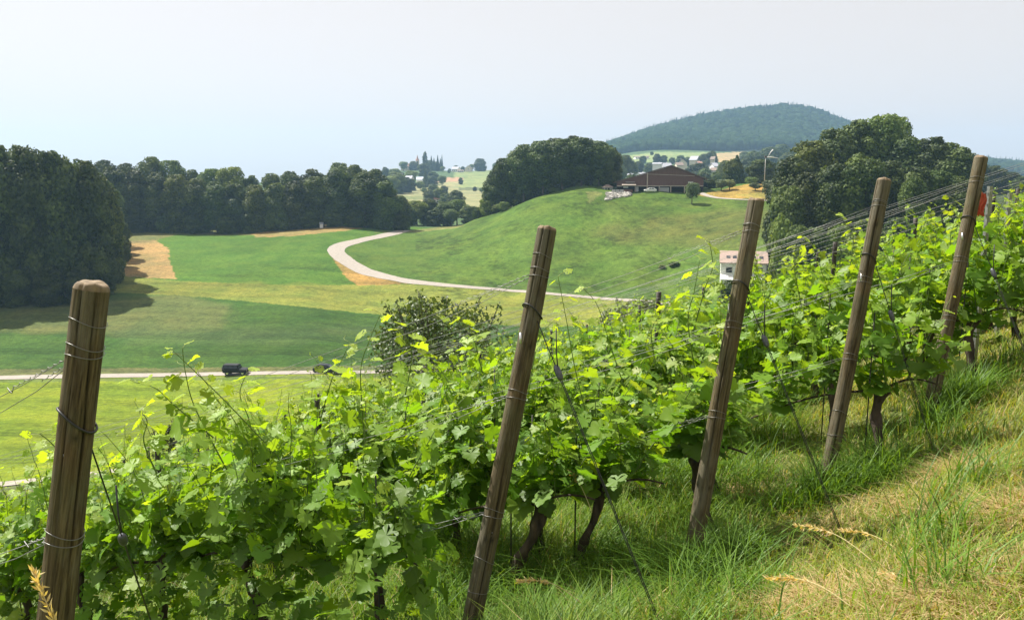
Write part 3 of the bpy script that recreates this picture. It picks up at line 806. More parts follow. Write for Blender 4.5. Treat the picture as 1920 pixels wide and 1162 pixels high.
M['white_wall'] = simple('white_render', (0.80, 0.78, 0.76), 0.85, 0.06, 1.5)
M['cream_wall'] = simple('cream_render', (0.62, 0.55, 0.42), 0.85, 0.06, 1.5)
M['grey_wall'] = simple('grey_render', (0.42, 0.42, 0.42), 0.85, 0.08, 1.5)
M['red_roof'] = simple('red_tiles', (0.42, 0.22, 0.16), 0.8, 0.25, 3, stretch=(1, 1, 4), bm=.4, bd=.05)
M['brown_roof'] = simple('brown_tiles', (0.20, 0.15, 0.12), 0.8, 0.25, 3)
M['grey_roof'] = simple('grey_tiles', (0.33, 0.34, 0.38), 0.7, 0.2, 3)
M['blue_roof'] = simple('pale_sheet_roof', (0.45, 0.52, 0.60), 0.5, 0.1, 3)
M['glass'] = simple('window_glass', (0.03, 0.035, 0.045), 0.12, 0.2, 2)
M['frame'] = simple('window_frame', (0.6, 0.58, 0.55), 0.6, 0.05, 5)

def gable_house(name, px, y, ridge, eave, w_px, depth, rz, wall, roof, label, cat='house', group=None, floors=2, hip=False, base_py=None):
    p = stand(px, y)
    if base_py is not None: p[2] = float(z_of(base_py, y))
    w = w_px / FPX * y
    ze = max(float(z_of(eave, y)) - p[2], 2.2 if floors else .7); zr = max(float(z_of(ridge, y)) - p[2], ze + (1.0 if floors else .35))
    r = empty(name, tuple(p), rz, label, cat, group)
    hw, hd = w / 2, depth / 2
    g = Geo()
    # walls with gables at the two x ends
    V = [(-hw, -hd, -1.5), (hw, -hd, -1.5), (hw, hd, -1.5), (-hw, hd, -1.5), (-hw, -hd, ze), (hw, -hd, ze), (hw, hd, ze), (-hw, hd, ze), (-hw, 0, zr - .12), (hw, 0, zr - .12)]
    g.add(V, [np.array([(0, 1, 5, 4), (2, 3, 7, 6), (1, 2, 6, 5), (3, 0, 4, 7)]), np.array([(5, 6, 9), (7, 4, 8)])])
    g.obj('wall', wall, r, smooth=False)
    g = Geo()
    o, th = (0.5, 0.22) if floors else (.15, .08)
    k = (zr - ze) / hd
    for s in (-1, 1):
        V = []
        for x in (-hw - o, hw + o):
            V += [(x, 0, zr), (x, s * (hd + o), ze - k * o), (x, 0, zr + th), (x, s * (hd + o), ze - k * o + th)]
        g.add(V, np.array([(0, 1, 5, 4), (2, 6, 7, 3), (0, 2, 3, 1), (4, 5, 7, 6), (1, 3, 7, 5)]))
    rf = g.obj('roof', roof, r, smooth=False)
    if floors:
        g = Geo(); g.box(hw * .3, hw * .3 + .7, hd * .25, hd * .25 + .7, ze, zr + .9)
        g.obj('chimney', M['grey_wall'], rf, smooth=False)
    nwin = max(2, int(w / 2.8))
    for fl in range(floors):
        z0 = 0.9 + fl * 2.7
        if z0 + 1.3 > ze: break
        for q in range(nwin):
            x = -hw + (q + .5) * w / nwin
            g = Geo(); g.box(x - .62, x + .62, -hd - .06, -hd + .02, z0, z0 + 1.35)
            wi = g.obj('window', M['frame'], r, smooth=False)
            g = Geo(); g.box(x - .52, x + .52, -hd - .09, -hd - .05, z0 + .1, z0 + 1.25)
            g.obj('pane', M['glass'], wi, smooth=False)
    for s in (-1, 1):
        z0 = min(ze - 1.6, 3.4)
        if z0 > 0.4:
            g = Geo(); a, b = sorted((s * (hw + .06), s * (hw - .02))); g.box(a, b, -.6, .6, z0, z0 + 1.3)
            wi = g.obj('window', M['frame'], r, smooth=False)
            g = Geo(); a, b = sorted((s * (hw + .09), s * (hw + .05))); g.box(a, b, -.5, .5, z0 + .1, z0 + 1.2)
            g.obj('pane', M['glass'], wi, smooth=False)
    return r

VH = 'houses of the village behind the barn'
W_, C_, GW = M['white_wall'], M['cream_wall'], M['grey_wall']
gable_house('house', 1164, 640, 324, 329, 18, 9, R(8), W_, M['grey_roof'], 'white house with pale grey roof by the edge of the hilltop grove', group=VH, floors=1)
gable_house('house', 1178, 630, 326, 333, 16, 9, R(-20), GW, M['grey_roof'], 'grey roofed low house right of the leftmost white village house', group=VH, floors=1)
gable_house('house', 1204, 560, 324, 331, 17, 10, R(25), W_, M['grey_roof'], 'white two storey house above the left slope of the barn roof', group=VH)
gable_house('apartment_house', 1231, 620, 306, 308, 15, 11, R(-15), W_, M['grey_roof'], 'white flat looking block with balconies left of the barn ridge', group=VH, floors=4)
gable_house('house', 1247, 640, 306, 313, 17, 10, R(12), GW, M['grey_roof'], 'grey roofed house just behind the barn ridge', group=VH)
gable_house('house', 1279, 820, 298, 306, 10, 9, R(80), C_, M['brown_roof'], 'small cream house with steep pointed gable right of the barn ridge', group=VH)
gable_house('house', 1272, 760, 305, 310, 12, 9, R(5), C_, M['brown_roof'], 'low cream house left below the pointed gable house', group=VH, floors=1)
gable_house('house', 1196, 1100, 297, 300, 13, 9, R(10), W_, M['brown_roof'], 'long white farmhouse at the foot of the far pale field', group=VH, floors=1)
gable_house('house', 1213, 1090, 299, 302, 7, 9, R(-10), W_, M['brown_roof'], 'tiny white house right of the long white farmhouse', group=VH, floors=1)
gable_house('house', 1153, 1050, 291, 295, 12, 10, R(30), GW, M['red_roof'], 'reddish roof showing over trees beside the hilltop grove', group=VH, floors=1)
gable_house('house', 1302, 900, 293, 300, 14, 10, R(-35), C_, M['grey_roof'], 'cream house with grey roof among trees right of the pointed gable', group=VH)
gable_house('house', 1310, 830, 303, 308, 8, 8, R(20), W_, M['red_roof'], 'tiny white house with red roof deep among the village trees', group=VH, floors=1)
gable_house('house', 1337, 640, 306, 312, 10, 9, R(15), W_, M['grey_roof'], 'white villa beside the pointed conifer right of the barn', group=VH)
gable_house('house', 1336, 560, 315, 320, 9, 8, R(-15), W_, M['brown_roof'], 'white house low among trees below the white villa', group=VH, floors=1)
gable_house('house', 1336, 780, 294, 299, 7, 8, R(-30), C_, M['brown_roof'], 'small house on the tan field behind the pointed conifer', group=VH, floors=1)
CH = 'houses of the church village'
gable_house('house', 789, 830, 332, 337, 15, 9, R(8), W_, M['blue_roof'], 'white house with pale blue roof below the church', group=CH, floors=1)
gable_house('house', 768, 860, 330, 335, 12, 9, R(-15), GW, M['grey_roof'], 'grey house left of the pale blue roofed house', group=CH, floors=1)
gable_house('house', 750, 800, 326, 332, 9, 9, R(35), W_, M['grey_roof'], 'white gabled house at the left end of the church village', group=CH, floors=1)
gable_house('house', 795, 1050, 315, 320, 15, 10, R(5), C_, M['red_roof'], 'pink roofed house directly under the poplar', group=CH, floors=1)
gable_house('house', 855, 1180, 313, 317, 12, 10, R(-20), W_, M['grey_roof'], 'pale chalet with grey roof left on the far ridge', group=CH, floors=1)
gable_house('house', 879, 1180, 311, 316, 14, 10, R(85), C_, M['brown_roof'], 'chalet with broad brown gable on the far ridge', group=CH, floors=1)
gable_house('farm_shed', 824, 560, 368, 373, 20, 9, R(10), GW, M['red_roof'], 'low farm shed with dull red roof above the gap trees', 'shed', floors=1)
gable_house('house', 864, 1150, 325, 328, 11, 9, R(0), GW, M['brown_roof'], 'long low brown roofed barn on the far pale meadow', group=CH, floors=1)
gable_house('field_hut', 603, 301, 417, 419.5, 6, 2.2, R(10), W_, M['grey_roof'], 'tiny white hut at the edge of the back wood', 'hut', floors=0, base_py=423)

def church():
    y = 1190
    p = stand(783, y); p[2] = float(z_of(316, y))
    r = empty('church', tuple(p), R(4), 'far church with thin pointed spire on the village ridge', 'church')
    u = y / FPX
    g = Geo(); g.box(-2.6, 2.6, -2.6, 2.6, -6, 11.5)
    tw = g.obj('tower', M['cream_wall'], r, smooth=False)
    g = Geo()
    top = z_of(290, y) - p[2]
    V = [(2.9 * math.cos(a), 2.9 * math.sin(a), 11.5) for a in np.arange(8) * R(45)] + [(1.15 * math.cos(a), 1.15 * math.sin(a), 15) for a in np.arange(8) * R(45)] + [(0, 0, top)]
    g.add(V, [np.array([(k, (k + 1) % 8, 8 + (k + 1) % 8, 8 + k) for k in range(8)]), np.array([(8 + k, 8 + (k + 1) % 8, 16) for k in range(8)])])
    g.obj('spire', M['red_roof'], tw, smooth=False)
    g = Geo()
    g.box(-1.0, 1.0, -2.66, -2.5, 7.5, 10)
    g.obj('belfry_opening', M['glass'], tw, smooth=False)
    g = Geo()
    V = [(-24, -6, -6), (-2.6, -6, -6), (-2.6, 6, -6), (-24, 6, -6), (-24, -6, 3.2), (-2.6, -6, 3.2), (-2.6, 6, 3.2), (-24, 6, 3.2), (-24, 0, 6.8), (-2.6, 0, 6.8)]
    g.add(V, [np.array([(0, 1, 5, 4), (2, 3, 7, 6), (1, 2, 6, 5), (3, 0, 4, 7)]), np.array([(5, 6, 9), (7, 4, 8)])])
    g.obj('nave', M['cream_wall'], r, smooth=False)
    g = Geo()
    for s in (-1, 1):
        g.add([(-24.6, 0, 7.1), (-2.62, 0, 7.1), (-2.62, s * 6.6, 3.0), (-24.6, s * 6.6, 3.0)], np.array([(0, 1, 2, 3)]))
    g.obj('roof', M['red_roof'], r, smooth=False)
    for k in range(4):
        g = Geo(); x = -21 + k * 5; g.box(x - .5, x + .5, -6.06, -5.95, -.5, 2.4)
        g.obj('window', M['glass'], r, smooth=False)
church()

# far wooded hill: nobody could count its trees
def far_forest():
    rng = np.random.default_rng(11)
    g = Geo()
    # low templates
    def blob(seed):
        q = np.random.default_rng(seed)
        bm_v, bm_f = [], []
        nu, nv = 9, 6
        for a in range(nv + 1):
            ph = math.pi * a / nv
            for b in range(nu):
                th = 2 * math.pi * b / nu
                k = 1 + q.uniform(-.28, .28)
                bm_v.append((.5 * k * math.sin(ph) * math.cos(th), .5 * k * math.sin(ph) * math.sin(th), .5 + .5 * k * math.cos(ph)))
        for a in range(nv):
            for b in range(nu):
                bm_f.append((a * nu + b, (a + 1) * nu + b, (a + 1) * nu + (b + 1) % nu, a * nu + (b + 1) % nu))
        return np.array(bm_v), np.array(bm_f)
    def cone(seed):
        q = np.random.default_rng(seed)
        V, F = [], []
        n = 8
        for t in range(5):
            z0, z1 = t / 5 * .9, min(1.0, t / 5 * .9 + .34)
            r0 = .5 * (1 - t / 5) ** .9
            k = len(V)
            V += [(r0 * (1 + q.uniform(-.3, .2)) * math.cos(2 * math.pi * j / n), r0 * (1 + q.uniform(-.3, .2)) * math.sin(2 * math.pi * j / n), z0) for j in range(n)] + [(0, 0, z1)]
            F += [(k + j, k + (j + 1) % n, k + n, k + n) for j in range(n)]
        F = np.array(F)[:, :3]
        return np.array(V), F
    B = [blob(s) for s in range(6)]; Cn = [cone(s) for s in range(4)]
    n = 6500
    px = np.where(rng.random(n) < .8, rng.uniform(1105, 1640, n), rng.uniform(1640, 1990, n))
    y = rng.uniform(1370, 1960, n)
    x = (px - CX) / FPX * y
    z = terr(x, y)
    for q in range(n):
        con = rng.random() < (.07 + .6 * (y[q] > 1830))
        if con: h, w = rng.uniform(14, 26), rng.uniform(5, 8)
        else: h, w = rng.uniform(13, 18), rng.uniform(15, 25)
        V, F = (Cn[rng.integers(4)] if con else B[rng.integers(6)])
        a = rng.random() * 6.28
        ca, sa = math.cos(a), math.sin(a)
        W = np.column_stack([(V[:, 0] * ca - V[:, 1] * sa) * w + x[q], (V[:, 0] * sa + V[:, 1] * ca) * w + y[q], V[:, 2] * h + z[q] - 2])
        m = rng.random()
        m = .65 * m + .35 * (.5 + .5 * math.sin(x[q] / 60.0) * math.sin(y[q] / 75.0))
        c = np.array((0.007, 0.018, 0.010)) * (1 - m) + np.array((0.036, 0.060, 0.022)) * m
        if con: c = c * .75
        g.add(W, F, c)
    m, nt, b = new_mat('far_canopy')
    a_ = nd(nt, 'ShaderNodeAttribute', attribute_name='Col')
    nt.links.new(a_.outputs['Color'], b.inputs['Base Color'])
    b.inputs['Roughness'].default_value = 1.0
    b.inputs['Specular IOR Level'].default_value = 0.0
    o = g.obj('far_forest', m, smooth=True)
    prep(o, 'hazy blue wooded hill with conifers along its crest', 'forest', kind='stuff')
far_forest()

# ------------------------------------------------------------------ barn and what stands round it
def barn():
    M['barn_board'] = None
    m, nt, b = new_mat('dark_red_boards')
    n = noise(nt, 1.0, 5, 0.65, stretch=(9, 9, 0.25))
    c = ramp(nt, n, [(0.25, (0.078, 0.040, 0.034)), (0.5, (0.130, 0.067, 0.056)), (0.8, (0.20, 0.108, 0.09))])
    wv = nd(nt, 'ShaderNodeTexWave', i_Scale=2.2, i_Distortion=0.2)
    tc = nd(nt, 'ShaderNodeTexCoord'); nt.links.new(tc.outputs['Object'], wv.inputs['Vector'])
    c = mixc(nt, c, ramp(nt, wv.outputs['Fac'], [(0.0, (0.55, 0.55, 0.55)), (0.12, (1, 1, 1))]), mode='MULTIPLY', f=1.0)
    nt.links.new(c, b.inputs['Base Color']); b.inputs['Roughness'].default_value = .85
    M['barn_board'] = m
    roofm = simple('barn_roof_tiles', (0.10, 0.06, 0.05), 0.8, 0.3, 2.0)
    beam = simple('pale_timber', (0.36, 0.30, 0.25), 0.8, 0.2, 3)
    inner = simple('barn_interior', (0.03, 0.025, 0.025), 0.9, 0.3, 2)
    y = 266.0
    k = y / FPX
    p = stand(1240, y); p[2] = float(z_of(359.5, y))
    r = empty('barn', tuple(p), R(-7), 'large dark red wooden barn with broad gable on the hill crest', 'barn')
    X = lambda px: (px - 1240) * k
    Z = lambda py: float(z_of(py, y)) - p[2]
    xl, xr, xp = X(1158), X(1316), X(1257)
    zl, zr, zp = Z(342), Z(335), Z(311.5)
    d = 24
    zb = Z(348.5)                                             # underside of the boarding above the open ground floor
    g = Geo()
    V = [(xl, 0, zb), (xr, 0, zb), (xr, 0, zr), (xp, 0, zp), (xl, 0, zl)]
    W = [(a, d, (-2 if c == zb else c)) for a, _, c in V]
    me_v = V + W + [(xl, 0, -2), (xr, 0, -2)]
    # front gable with thickness, back, sides
    g.add([(xl, 0, zb), (xr, 0, zb), (xr, 0, zr), (xp, 0, zp), (xl, 0, zl)], [np.array([(0, 1, 2), (0, 2, 3), (0, 3, 4)])])
    g.add([(xl, .25, zb), (xr, .25, zb), (xr, .25, zr), (xp, .25, zp), (xl, .25, zl)], [np.array([(0, 2, 1), (0, 3, 2), (0, 4, 3)])])
    g.add([(xl, 0, zb), (xr, 0, zb), (xr, .25, zb), (xl, .25, zb)], np.array([(0, 3, 2, 1)]))
    g.add([(xl, d, -2), (xr, d, -2), (xr, d, zr), (xp, d, zp), (xl, d, zl)], [np.array([(0, 2, 1), (0, 3, 2), (0, 4, 3)])])
    g.add([(xl, 0, -2), (xl, d, -2), (xl, d, zl), (xl, 0, zl)], np.array([(0, 3, 2, 1)]))
    g.add([(xr, 0, -2), (xr, d, -2), (xr, d, zr), (xr, 0, zr)], np.array([(0, 1, 2, 3)]))
    g.obj('wall', M['barn_board'], r, smooth=False)
    g = Geo()
    o = 1.1
    sl, sr_ = (zp - zl) / (xp - xl), (zp - zr) / (xr - xp)
    for (x0, z0, s) in ((xl - o, zl - sl * o, 1), (xr + o, zr - sr_ * o, -1)):
        V = [(xp, -.45, zp + .05), (xp, d + .8, zp + .05), (x0, d + .8, z0 + .05), (x0, -.45, z0 + .05)]
        V += [(a, b_, c + .3) for a, b_, c in V]
        F = np.array([(0, 1, 2, 3), (4, 7, 6, 5), (0, 3, 7, 4), (2, 6, 7, 3), (1, 5, 6, 2)])
        g.add(V, F)
    g.obj('roof', roofm, r, smooth=False)
    g = Geo(); g.box(xl + .3, xr - .3, 4.5, 4.8, -1, zb + 1); g.box(xl + .3, xr - .3, .4, 4.6, -.3, -.05)
    g.obj('interior_wall', inner, r, smooth=False)
    g = Geo(); g.box(xl, xr, -.22, -.003, zb - .22, zb + .12)
    g.obj('lintel_beam', beam, r, smooth=False)
    for px in (1192, 1214, 1236, 1257, 1282, 1305):
        g = Geo(); x = X(px); g.box(x - .17, x + .17, -.2, .12, -1, zb - .225)
        g.obj('support_post', beam, r, smooth=False)
    g = Geo(); g.box(X(1212.8), X(1214.6), -1.0, -.7, -.5, Z(325))
    g.obj('tall_pole', beam, r, smooth=False)
    g = Geo(); x0, x1 = X(1214.8), X(1300); a, b_ = Z(327), Z(330.5)
    g.add([(x0, -.1, a), (x1, -.1, b_), (x1, -.1, b_ + .16), (x0, -.1, a + .16), (x0, -.01, a), (x1, -.01, b_), (x1, -.01, b_ + .16), (x0, -.01, a + .16)],
          np.array([(0, 1, 2, 3), (3, 2, 6, 7), (0, 4, 5, 1)]))
    g.obj('door_rail', beam, r, smooth=False)
    g = Geo(); g.box(X(1192.5), X(1198), .15, .3, -.6, zb - .3)
    g.obj('door', M['grey_wall'], r, smooth=False)
    g = Geo(); g.box(X(1237), X(1254), .2, .4, -.3, zb - .6)
    for q in range(4): g.box(X(1237), X(1254), .1, .2, .1 + q * .35, .25 + q * .35)
    g.obj('gate', M['grey_wall'], r, smooth=False)
    g = Geo()
    V = [(X(1167), -2.6, Z(348)), (X(1193), -2.6, Z(348)), (X(1193), 0, Z(346)), (X(1167), 0, Z(346))]
    g.add(V + [(a, b_, c + .2) for a, b_, c in V], np.array([(0, 1, 2, 3)[::-1], (4, 5, 6, 7), (0, 1, 5, 4), (1, 2, 6, 5), (3, 7, 4, 0)]))
    g.obj('porch_roof', beam, r, smooth=False)
    g = Geo(); g.box(X(1174), X(1191), -.7, -.02, Z(342.2), Z(341.4))
    g.obj('canopy_board', M['grey_wall'], r, smooth=False)
    g = Geo(); g.box(X(1170), X(1179), -.12, .0 - .003, Z(352.5), Z(349.6))
    g.obj('notice_board', M['white_wall'], r, smooth=False)
    g = Geo(); g.box(X(1288), X(1297), -.9, -.02, Z(343.5), Z(340.5))
    g.obj('hay_hatch', M['grey_wall'], r, smooth=False)
    g = Geo(); g.box(X(1168), X(1187), -2.8, -2.7, -.3, Z(355.5)); g.obj('low_rail', M['barn_board'], r, smooth=False)
    return p, k
BP, BK = barn()

def bevel_box(g, pts, c=None):
    pass
def car(name, px, y, rz, length, label, paint, boxy=False, base_py=None, group=None):
    """car built along +x: stepped body outline with rounded cross-section, glass house, wheels, lamps, bumpers"""
    p = stand(px, y)
    if base_py is not None: p[2] = float(z_of(base_py, y))
    r = empty(name, tuple(p), rz, label, 'car', group)
    L = length
    W = 0.42 * L if boxy else .40 * L
    hw = W / 2
    s = L / 4.2
    if boxy:
        low = [(-2.0, .55), (-2.05, .8), (-2.05, 1.12), (-1.95, 1.16), (.72, 1.16), (.85, 1.13), (1.75, 1.06), (1.98, .98), (2.0, .6), (1.95, .5), (-1.95, .45)]
        house = [(-2.02, 1.15), (-1.98, 1.75), (-1.85, 1.82), (.35, 1.80), (.5, 1.76), (.82, 1.15)]
        wr, wx = .42, (-1.25, 1.32)
    else:
        low = [(-2.05, .5), (-2.1, .8), (-2.0, .98), (-1.6, 1.0), (1.0, .95), (1.7, .82), (2.05, .66), (2.1, .42), (2.0, .28), (-1.95, .28)]
        house = [(-1.75, .98), (-1.35, 1.38), (-.9, 1.48), (.1, 1.46), (.45, 1.36), (1.05, .94)]
        wr, wx = .33, (-1.3, 1.35)
    def extrude(poly, h_in, h_out, taper_top):
        g = Geo()
        P = np.array(poly) * s
        n = len(P)
        zmax = P[:, 1].max(); zmin = P[:, 1].min()
        rings = []
        for yy, sh in ((-h_out, .94), (-h_in, 1.0), (h_in, 1.0), (h_out, .94)):
            Q = P.copy(); c = Q.mean(0)
            Q = c + (Q - c) * sh
            t = (Q[:, 1] - zmin) / (zmax - zmin)
            rings.append(np.column_stack([Q[:, 0], np.sign(yy) * (abs(yy) - taper_top * t), Q[:, 1]]))
        V = np.vstack(rings)
        F = [(a * n + b, a * n + (b + 1) % n, (a + 1) * n + (b + 1) % n, (a + 1) * n + b) for a in range(3) for b in range(n)]
        V = np.vstack([V, rings[0].mean(0), rings[-1].mean(0)])
        T = [(b, 4 * n, (b + 1) % n) for b in range(n)] + [(3 * n + b, 3 * n + (b + 1) % n, 4 * n + 1) for b in range(n)]
        g.add(V, [np.array(F), np.array(T)])
        return g
    extrude(low, hw * .9, hw, .02).obj('body', paint, r, smooth=False)
    extrude(house, hw * .80, hw * .88, .12).obj('cabin', paint, r, smooth=False)
    H = np.array(house) * s
    # windows: side panes and windscreen
    zt, zb = H[:, 1].max() - .12 * s, H[0, 1] + .06 * s
    for sd in (-1, 1):
        for (a, b) in (((-1.85, -1.15), (-1.05, -.3), (-.2, .42)) if boxy else ((-1.2, -.35), (-.28, .42))):
            g = Geo()
            yo0, yo1 = sd * (hw * .885), sd * (hw * .885 - .09)
            g.add([(a * s, yo0, zb), (b * s, yo0, zb), ((b - (.1 if not boxy else .05)) * s, yo1, zt), ((a + .12) * s, yo1, zt)], np.array([(0, 1, 2, 3) if sd < 0 else (3, 2, 1, 0)]))
            V = g.v[0]; g.add(V - np.array([0, sd * .02, 0]), np.array([(3, 2, 1, 0) if sd < 0 else (0, 1, 2, 3)]))
            g.obj('window', M['glass'], r, smooth=False)
    a, b = H[-1], H[-2]
    g = Geo(); g.add([(a[0] - .02 + .03, -hw * .74, a[1] + .06), (a[0] + .01, hw * .74, a[1] + .06), (b[0] + .05, hw * .70, b[1] - .04), (b[0] + .05, -hw * .70, b[1] - .04)], np.array([(0, 1, 2, 3)]))
    g.obj('windscreen', M['glass'], r, smooth=False)
    tyre = M['tyre']
    for x in wx:
        for sd in (-1, 1):
            g = Geo()
            yy = sd * (hw - .12 * s)
            prof = [(.55, -.11), (.92, -.11), (1.0, -.07), (1.0, .07), (.92, .11), (.55, .11)]
            ang = np.linspace(0, 2 * np.pi, 20, endpoint=False)
            V = np.array([[(x * s + wr * s * a_ * math.cos(t), yy + b_ * s, wr * s + wr * s * a_ * math.sin(t)) for t in ang] for a_, b_ in prof]).reshape(-1, 3)
            n = 20
            F = [(q * n + j, q * n + (j + 1) % n, ((q + 1) % 6) * n + (j + 1) % n, ((q + 1) % 6) * n + j) for q in range(6) for j in range(n)]
            g.add(V, np.array(F))
            w = g.obj('wheel', tyre, r)
            g = Geo()
            g.tube([(x * s, yy - .07 * s, wr * s), (x * s, yy + .07 * s, wr * s)], wr * s * .55, 14)
            g.obj('rim', M['alu'], w, smooth=False)
    for sd in (-1, 1):
        g = Geo(); xx = max(q[0] for q in low) * s; g.box(xx - .08, xx - .01, sd * hw * .62 - .12, sd * hw * .62 + .12, .72 * s, .9 * s)
        g.obj('headlight', M['alu'], r, smooth=False)
    g = Geo(); xx = max(q[0] for q in low) * s; g.box(xx - .1, xx + .06, -hw * .92, hw * .92, .42 * s, .56 * s); g.obj('bumper', M['tyre'], r, smooth=False)
    if boxy:
        g = Geo(); g.tube([(-2.06 * s, 0, 1.0 * s), (-2.28 * s, 0, 1.0 * s)], .36 * s, 18); g.obj('spare_wheel', M['tyre'], r, smooth=False)
        for sd in (-1, 1):
            for x in wx:
                g = Geo(); g.box((x - .52) * s, (x + .52) * s, sd * hw - (.02 if sd > 0 else .14), sd * hw + (.14 if sd > 0 else .02), .88 * s, .97 * s)
                g.obj('fender', M['tyre'], r, smooth=False)
    return r
def paint_mat(name, c, rough=.45):
    m, nt, b = new_mat(name)
    nt.links.new(ramp(nt, noise(nt, 3, 3), [(0.3, tuple(x * .9 for x in c)), (.7, c)]), b.inputs['Base Color'])
    b.inputs['Roughness'].default_value = rough
    b.inputs['Specular IOR Level'].default_value = .25
    return m
M['tyre'] = simple('black_rubber', (0.02, 0.02, 0.02), .8, .2, 10)
yj = float(cast([443], [702], 90, 180)[0][1])
car('off_road_car', 443, yj, R(-1), 48 / FPX * yj * 1.0, 'boxy black off-road car driving on the valley road', paint_mat('black_paint', (0.012, 0.013, 0.016)), boxy=True)
yj2 = float(cast([612], [699], 90, 180)[0][1])
car('parked_car', 612, yj2 + .2, R(-2), 4.2, 'dark car on the valley road half hidden by vine leaves', paint_mat('dark_blue_paint', (0.02, 0.024, 0.032)))
car('parked_car', 1219, 262.5, R(176), 4.1, 'white car parked in front of the barn', paint_mat('white_paint', (0.75, 0.75, 0.72)), base_py=360.2)

def hut():
    y = 270
    p = stand(1139, y); p[2] = float(z_of(358.5, y))
    k = y / FPX
    r = empty('garden_hut', tuple(p), R(12), 'small pale hut with hipped roof left of the barn', 'hut')
    hw = 8 * k; h = float(z_of(351.5, y)) - p[2]; t = float(z_of(346, y)) - p[2]
    g = Geo(); g.box(-hw, hw, -hw * .8, hw * .8, -1, h); g.obj('wall', M['grey_wall'], r, smooth=False)
    g = Geo(); o = .4
    B = [(-hw - o, -hw * .8 - o, h), (hw + o, -hw * .8 - o, h), (hw + o, hw * .8 + o, h), (-hw - o, hw * .8 + o, h), (-hw * .3, 0, t), (hw * .3, 0, t)]
    g.add(B, [np.array([(0, 1, 5, 4), (2, 3, 4, 5), (0, 3, 2, 1)]), np.array([(1, 2, 5), (3, 0, 4)])])
    g.obj('roof', M['brown_roof'], r, smooth=False)
    g = Geo(); g.box(-.3, .35, -hw * .8 - .05, -hw * .8 + .01, .1, h - .2); g.obj('door', M['glass'], r, smooth=False)
    g = Geo(); g.box(-hw * .8, -hw * .45, -hw * .8 - .05, -hw * .8 + .01, .5, h - .25); g.obj('window', M['glass'], r, smooth=False)
hut()

def plank_wall():
    y = 262.5
    p = stand(1158, y); k = y / FPX
    p[2] = float(z_of(360.0, y))
    r = empty('plank_fence', tuple(p), R(-3), 'low grey plank wall between the hut and the barn', 'fence')
    w = 11 * k
    g = Geo()
    for q in range(4): g.box(-w, w, -.05, .05, -.3 + q * .27, -.3 + q * .27 + .24)
    g.obj('planks', M['grey_wall'], r, smooth=False)
    for q in range(4):
        g = Geo(); x = -w + q * 2 * w / 3; g.box(x - .07, x + .07, -.13, -.052, -.6, .85); g.obj('fence_post', M['bark'], r, smooth=False)
plank_wall()

def stone_pile():
    rng = np.random.default_rng(21)
    m = leafy('pale_boulder', 0.0, 0.9, spec=.2)
    g = Geo()
    quad = cast([1134, 1185, 1181, 1137], [377, 367, 361.5, 361.5], 200, 300)
    mid = quad.mean(0)
    for a in range(15):
        for b in range(6):
            s, t = (a + rng.uniform(.1, .9)) / 15, (b + rng.uniform(.1, .9)) / 6
            q = (quad[0] * (1 - s) + quad[1] * s) * (1 - t) + (quad[3] * (1 - s) + quad[2] * s) * t
            q = q + np.array([0, -.25, .0])
            q[2] = gz(q[0], q[1]) + .15
            r = rng.uniform(.35, .75)
            n = 10
            V = []
            for i in range(6):
                ph = math.pi * i / 5
                for j in range(8):
                    th = 2 * math.pi * j / 8
                    k = r * rng.uniform(.75, 1.15)
                    V.append((q[0] + k * 1.2 * math.sin(ph) * math.cos(th), q[1] + k * math.sin(ph) * math.sin(th), q[2] + .65 * k * math.cos(ph)))
            F = [(i * 8 + j, (i + 1) * 8 + j, (i + 1) * 8 + (j + 1) % 8, i * 8 + (j + 1) % 8) for i in range(5) for j in range(8)]
            c = rng.uniform(.2, .52)
            g.add(V, np.array(F), (c, c * .95, c * .86))
    o = g.obj('stone_wall', m, None, smooth=False)
    prep(o, 'pale boulder retaining wall below the left end of the barn', 'stone wall')
stone_pile()

def lamp_pole():
    y = 285.0
    p = stand(1433, y)
    zt = float(z_of(294, y)) - p[2]
    r = empty('lamp_pole', tuple(p), 0, 'tall pale pole with white slanted head before the right wood', 'pole')
    k = y / FPX
    g = Geo(); g.tube([(0, 0, -.5), (0, 0, zt * .5), (0, 0, zt)], [.12, .10, .08], 10); g.obj('mast', M['frame'], r)
    g = Geo(); g.tube([(2 * k, 0, zt - .2), (8 * k, 0, zt - .1), (24 * k, 0, zt - .5)], [.14, .2, .08], 8); g.obj('cross_arm', M['white_wall'], r)
    g = Geo(); g.tube([(5 * k, 0, zt + .2), (9 * k, 0, zt + 1.6), (13 * k, 0, zt + 2.4)], [.12, .14, .22], 8); g.obj('raised_arm', M['white_wall'], r)
    g = Geo(); g.box(-2 * k, 2 * k, -.25, .25, zt - .35, zt + .35); g.obj('bracket', M['bark'], r, smooth=False)
lamp_pole()

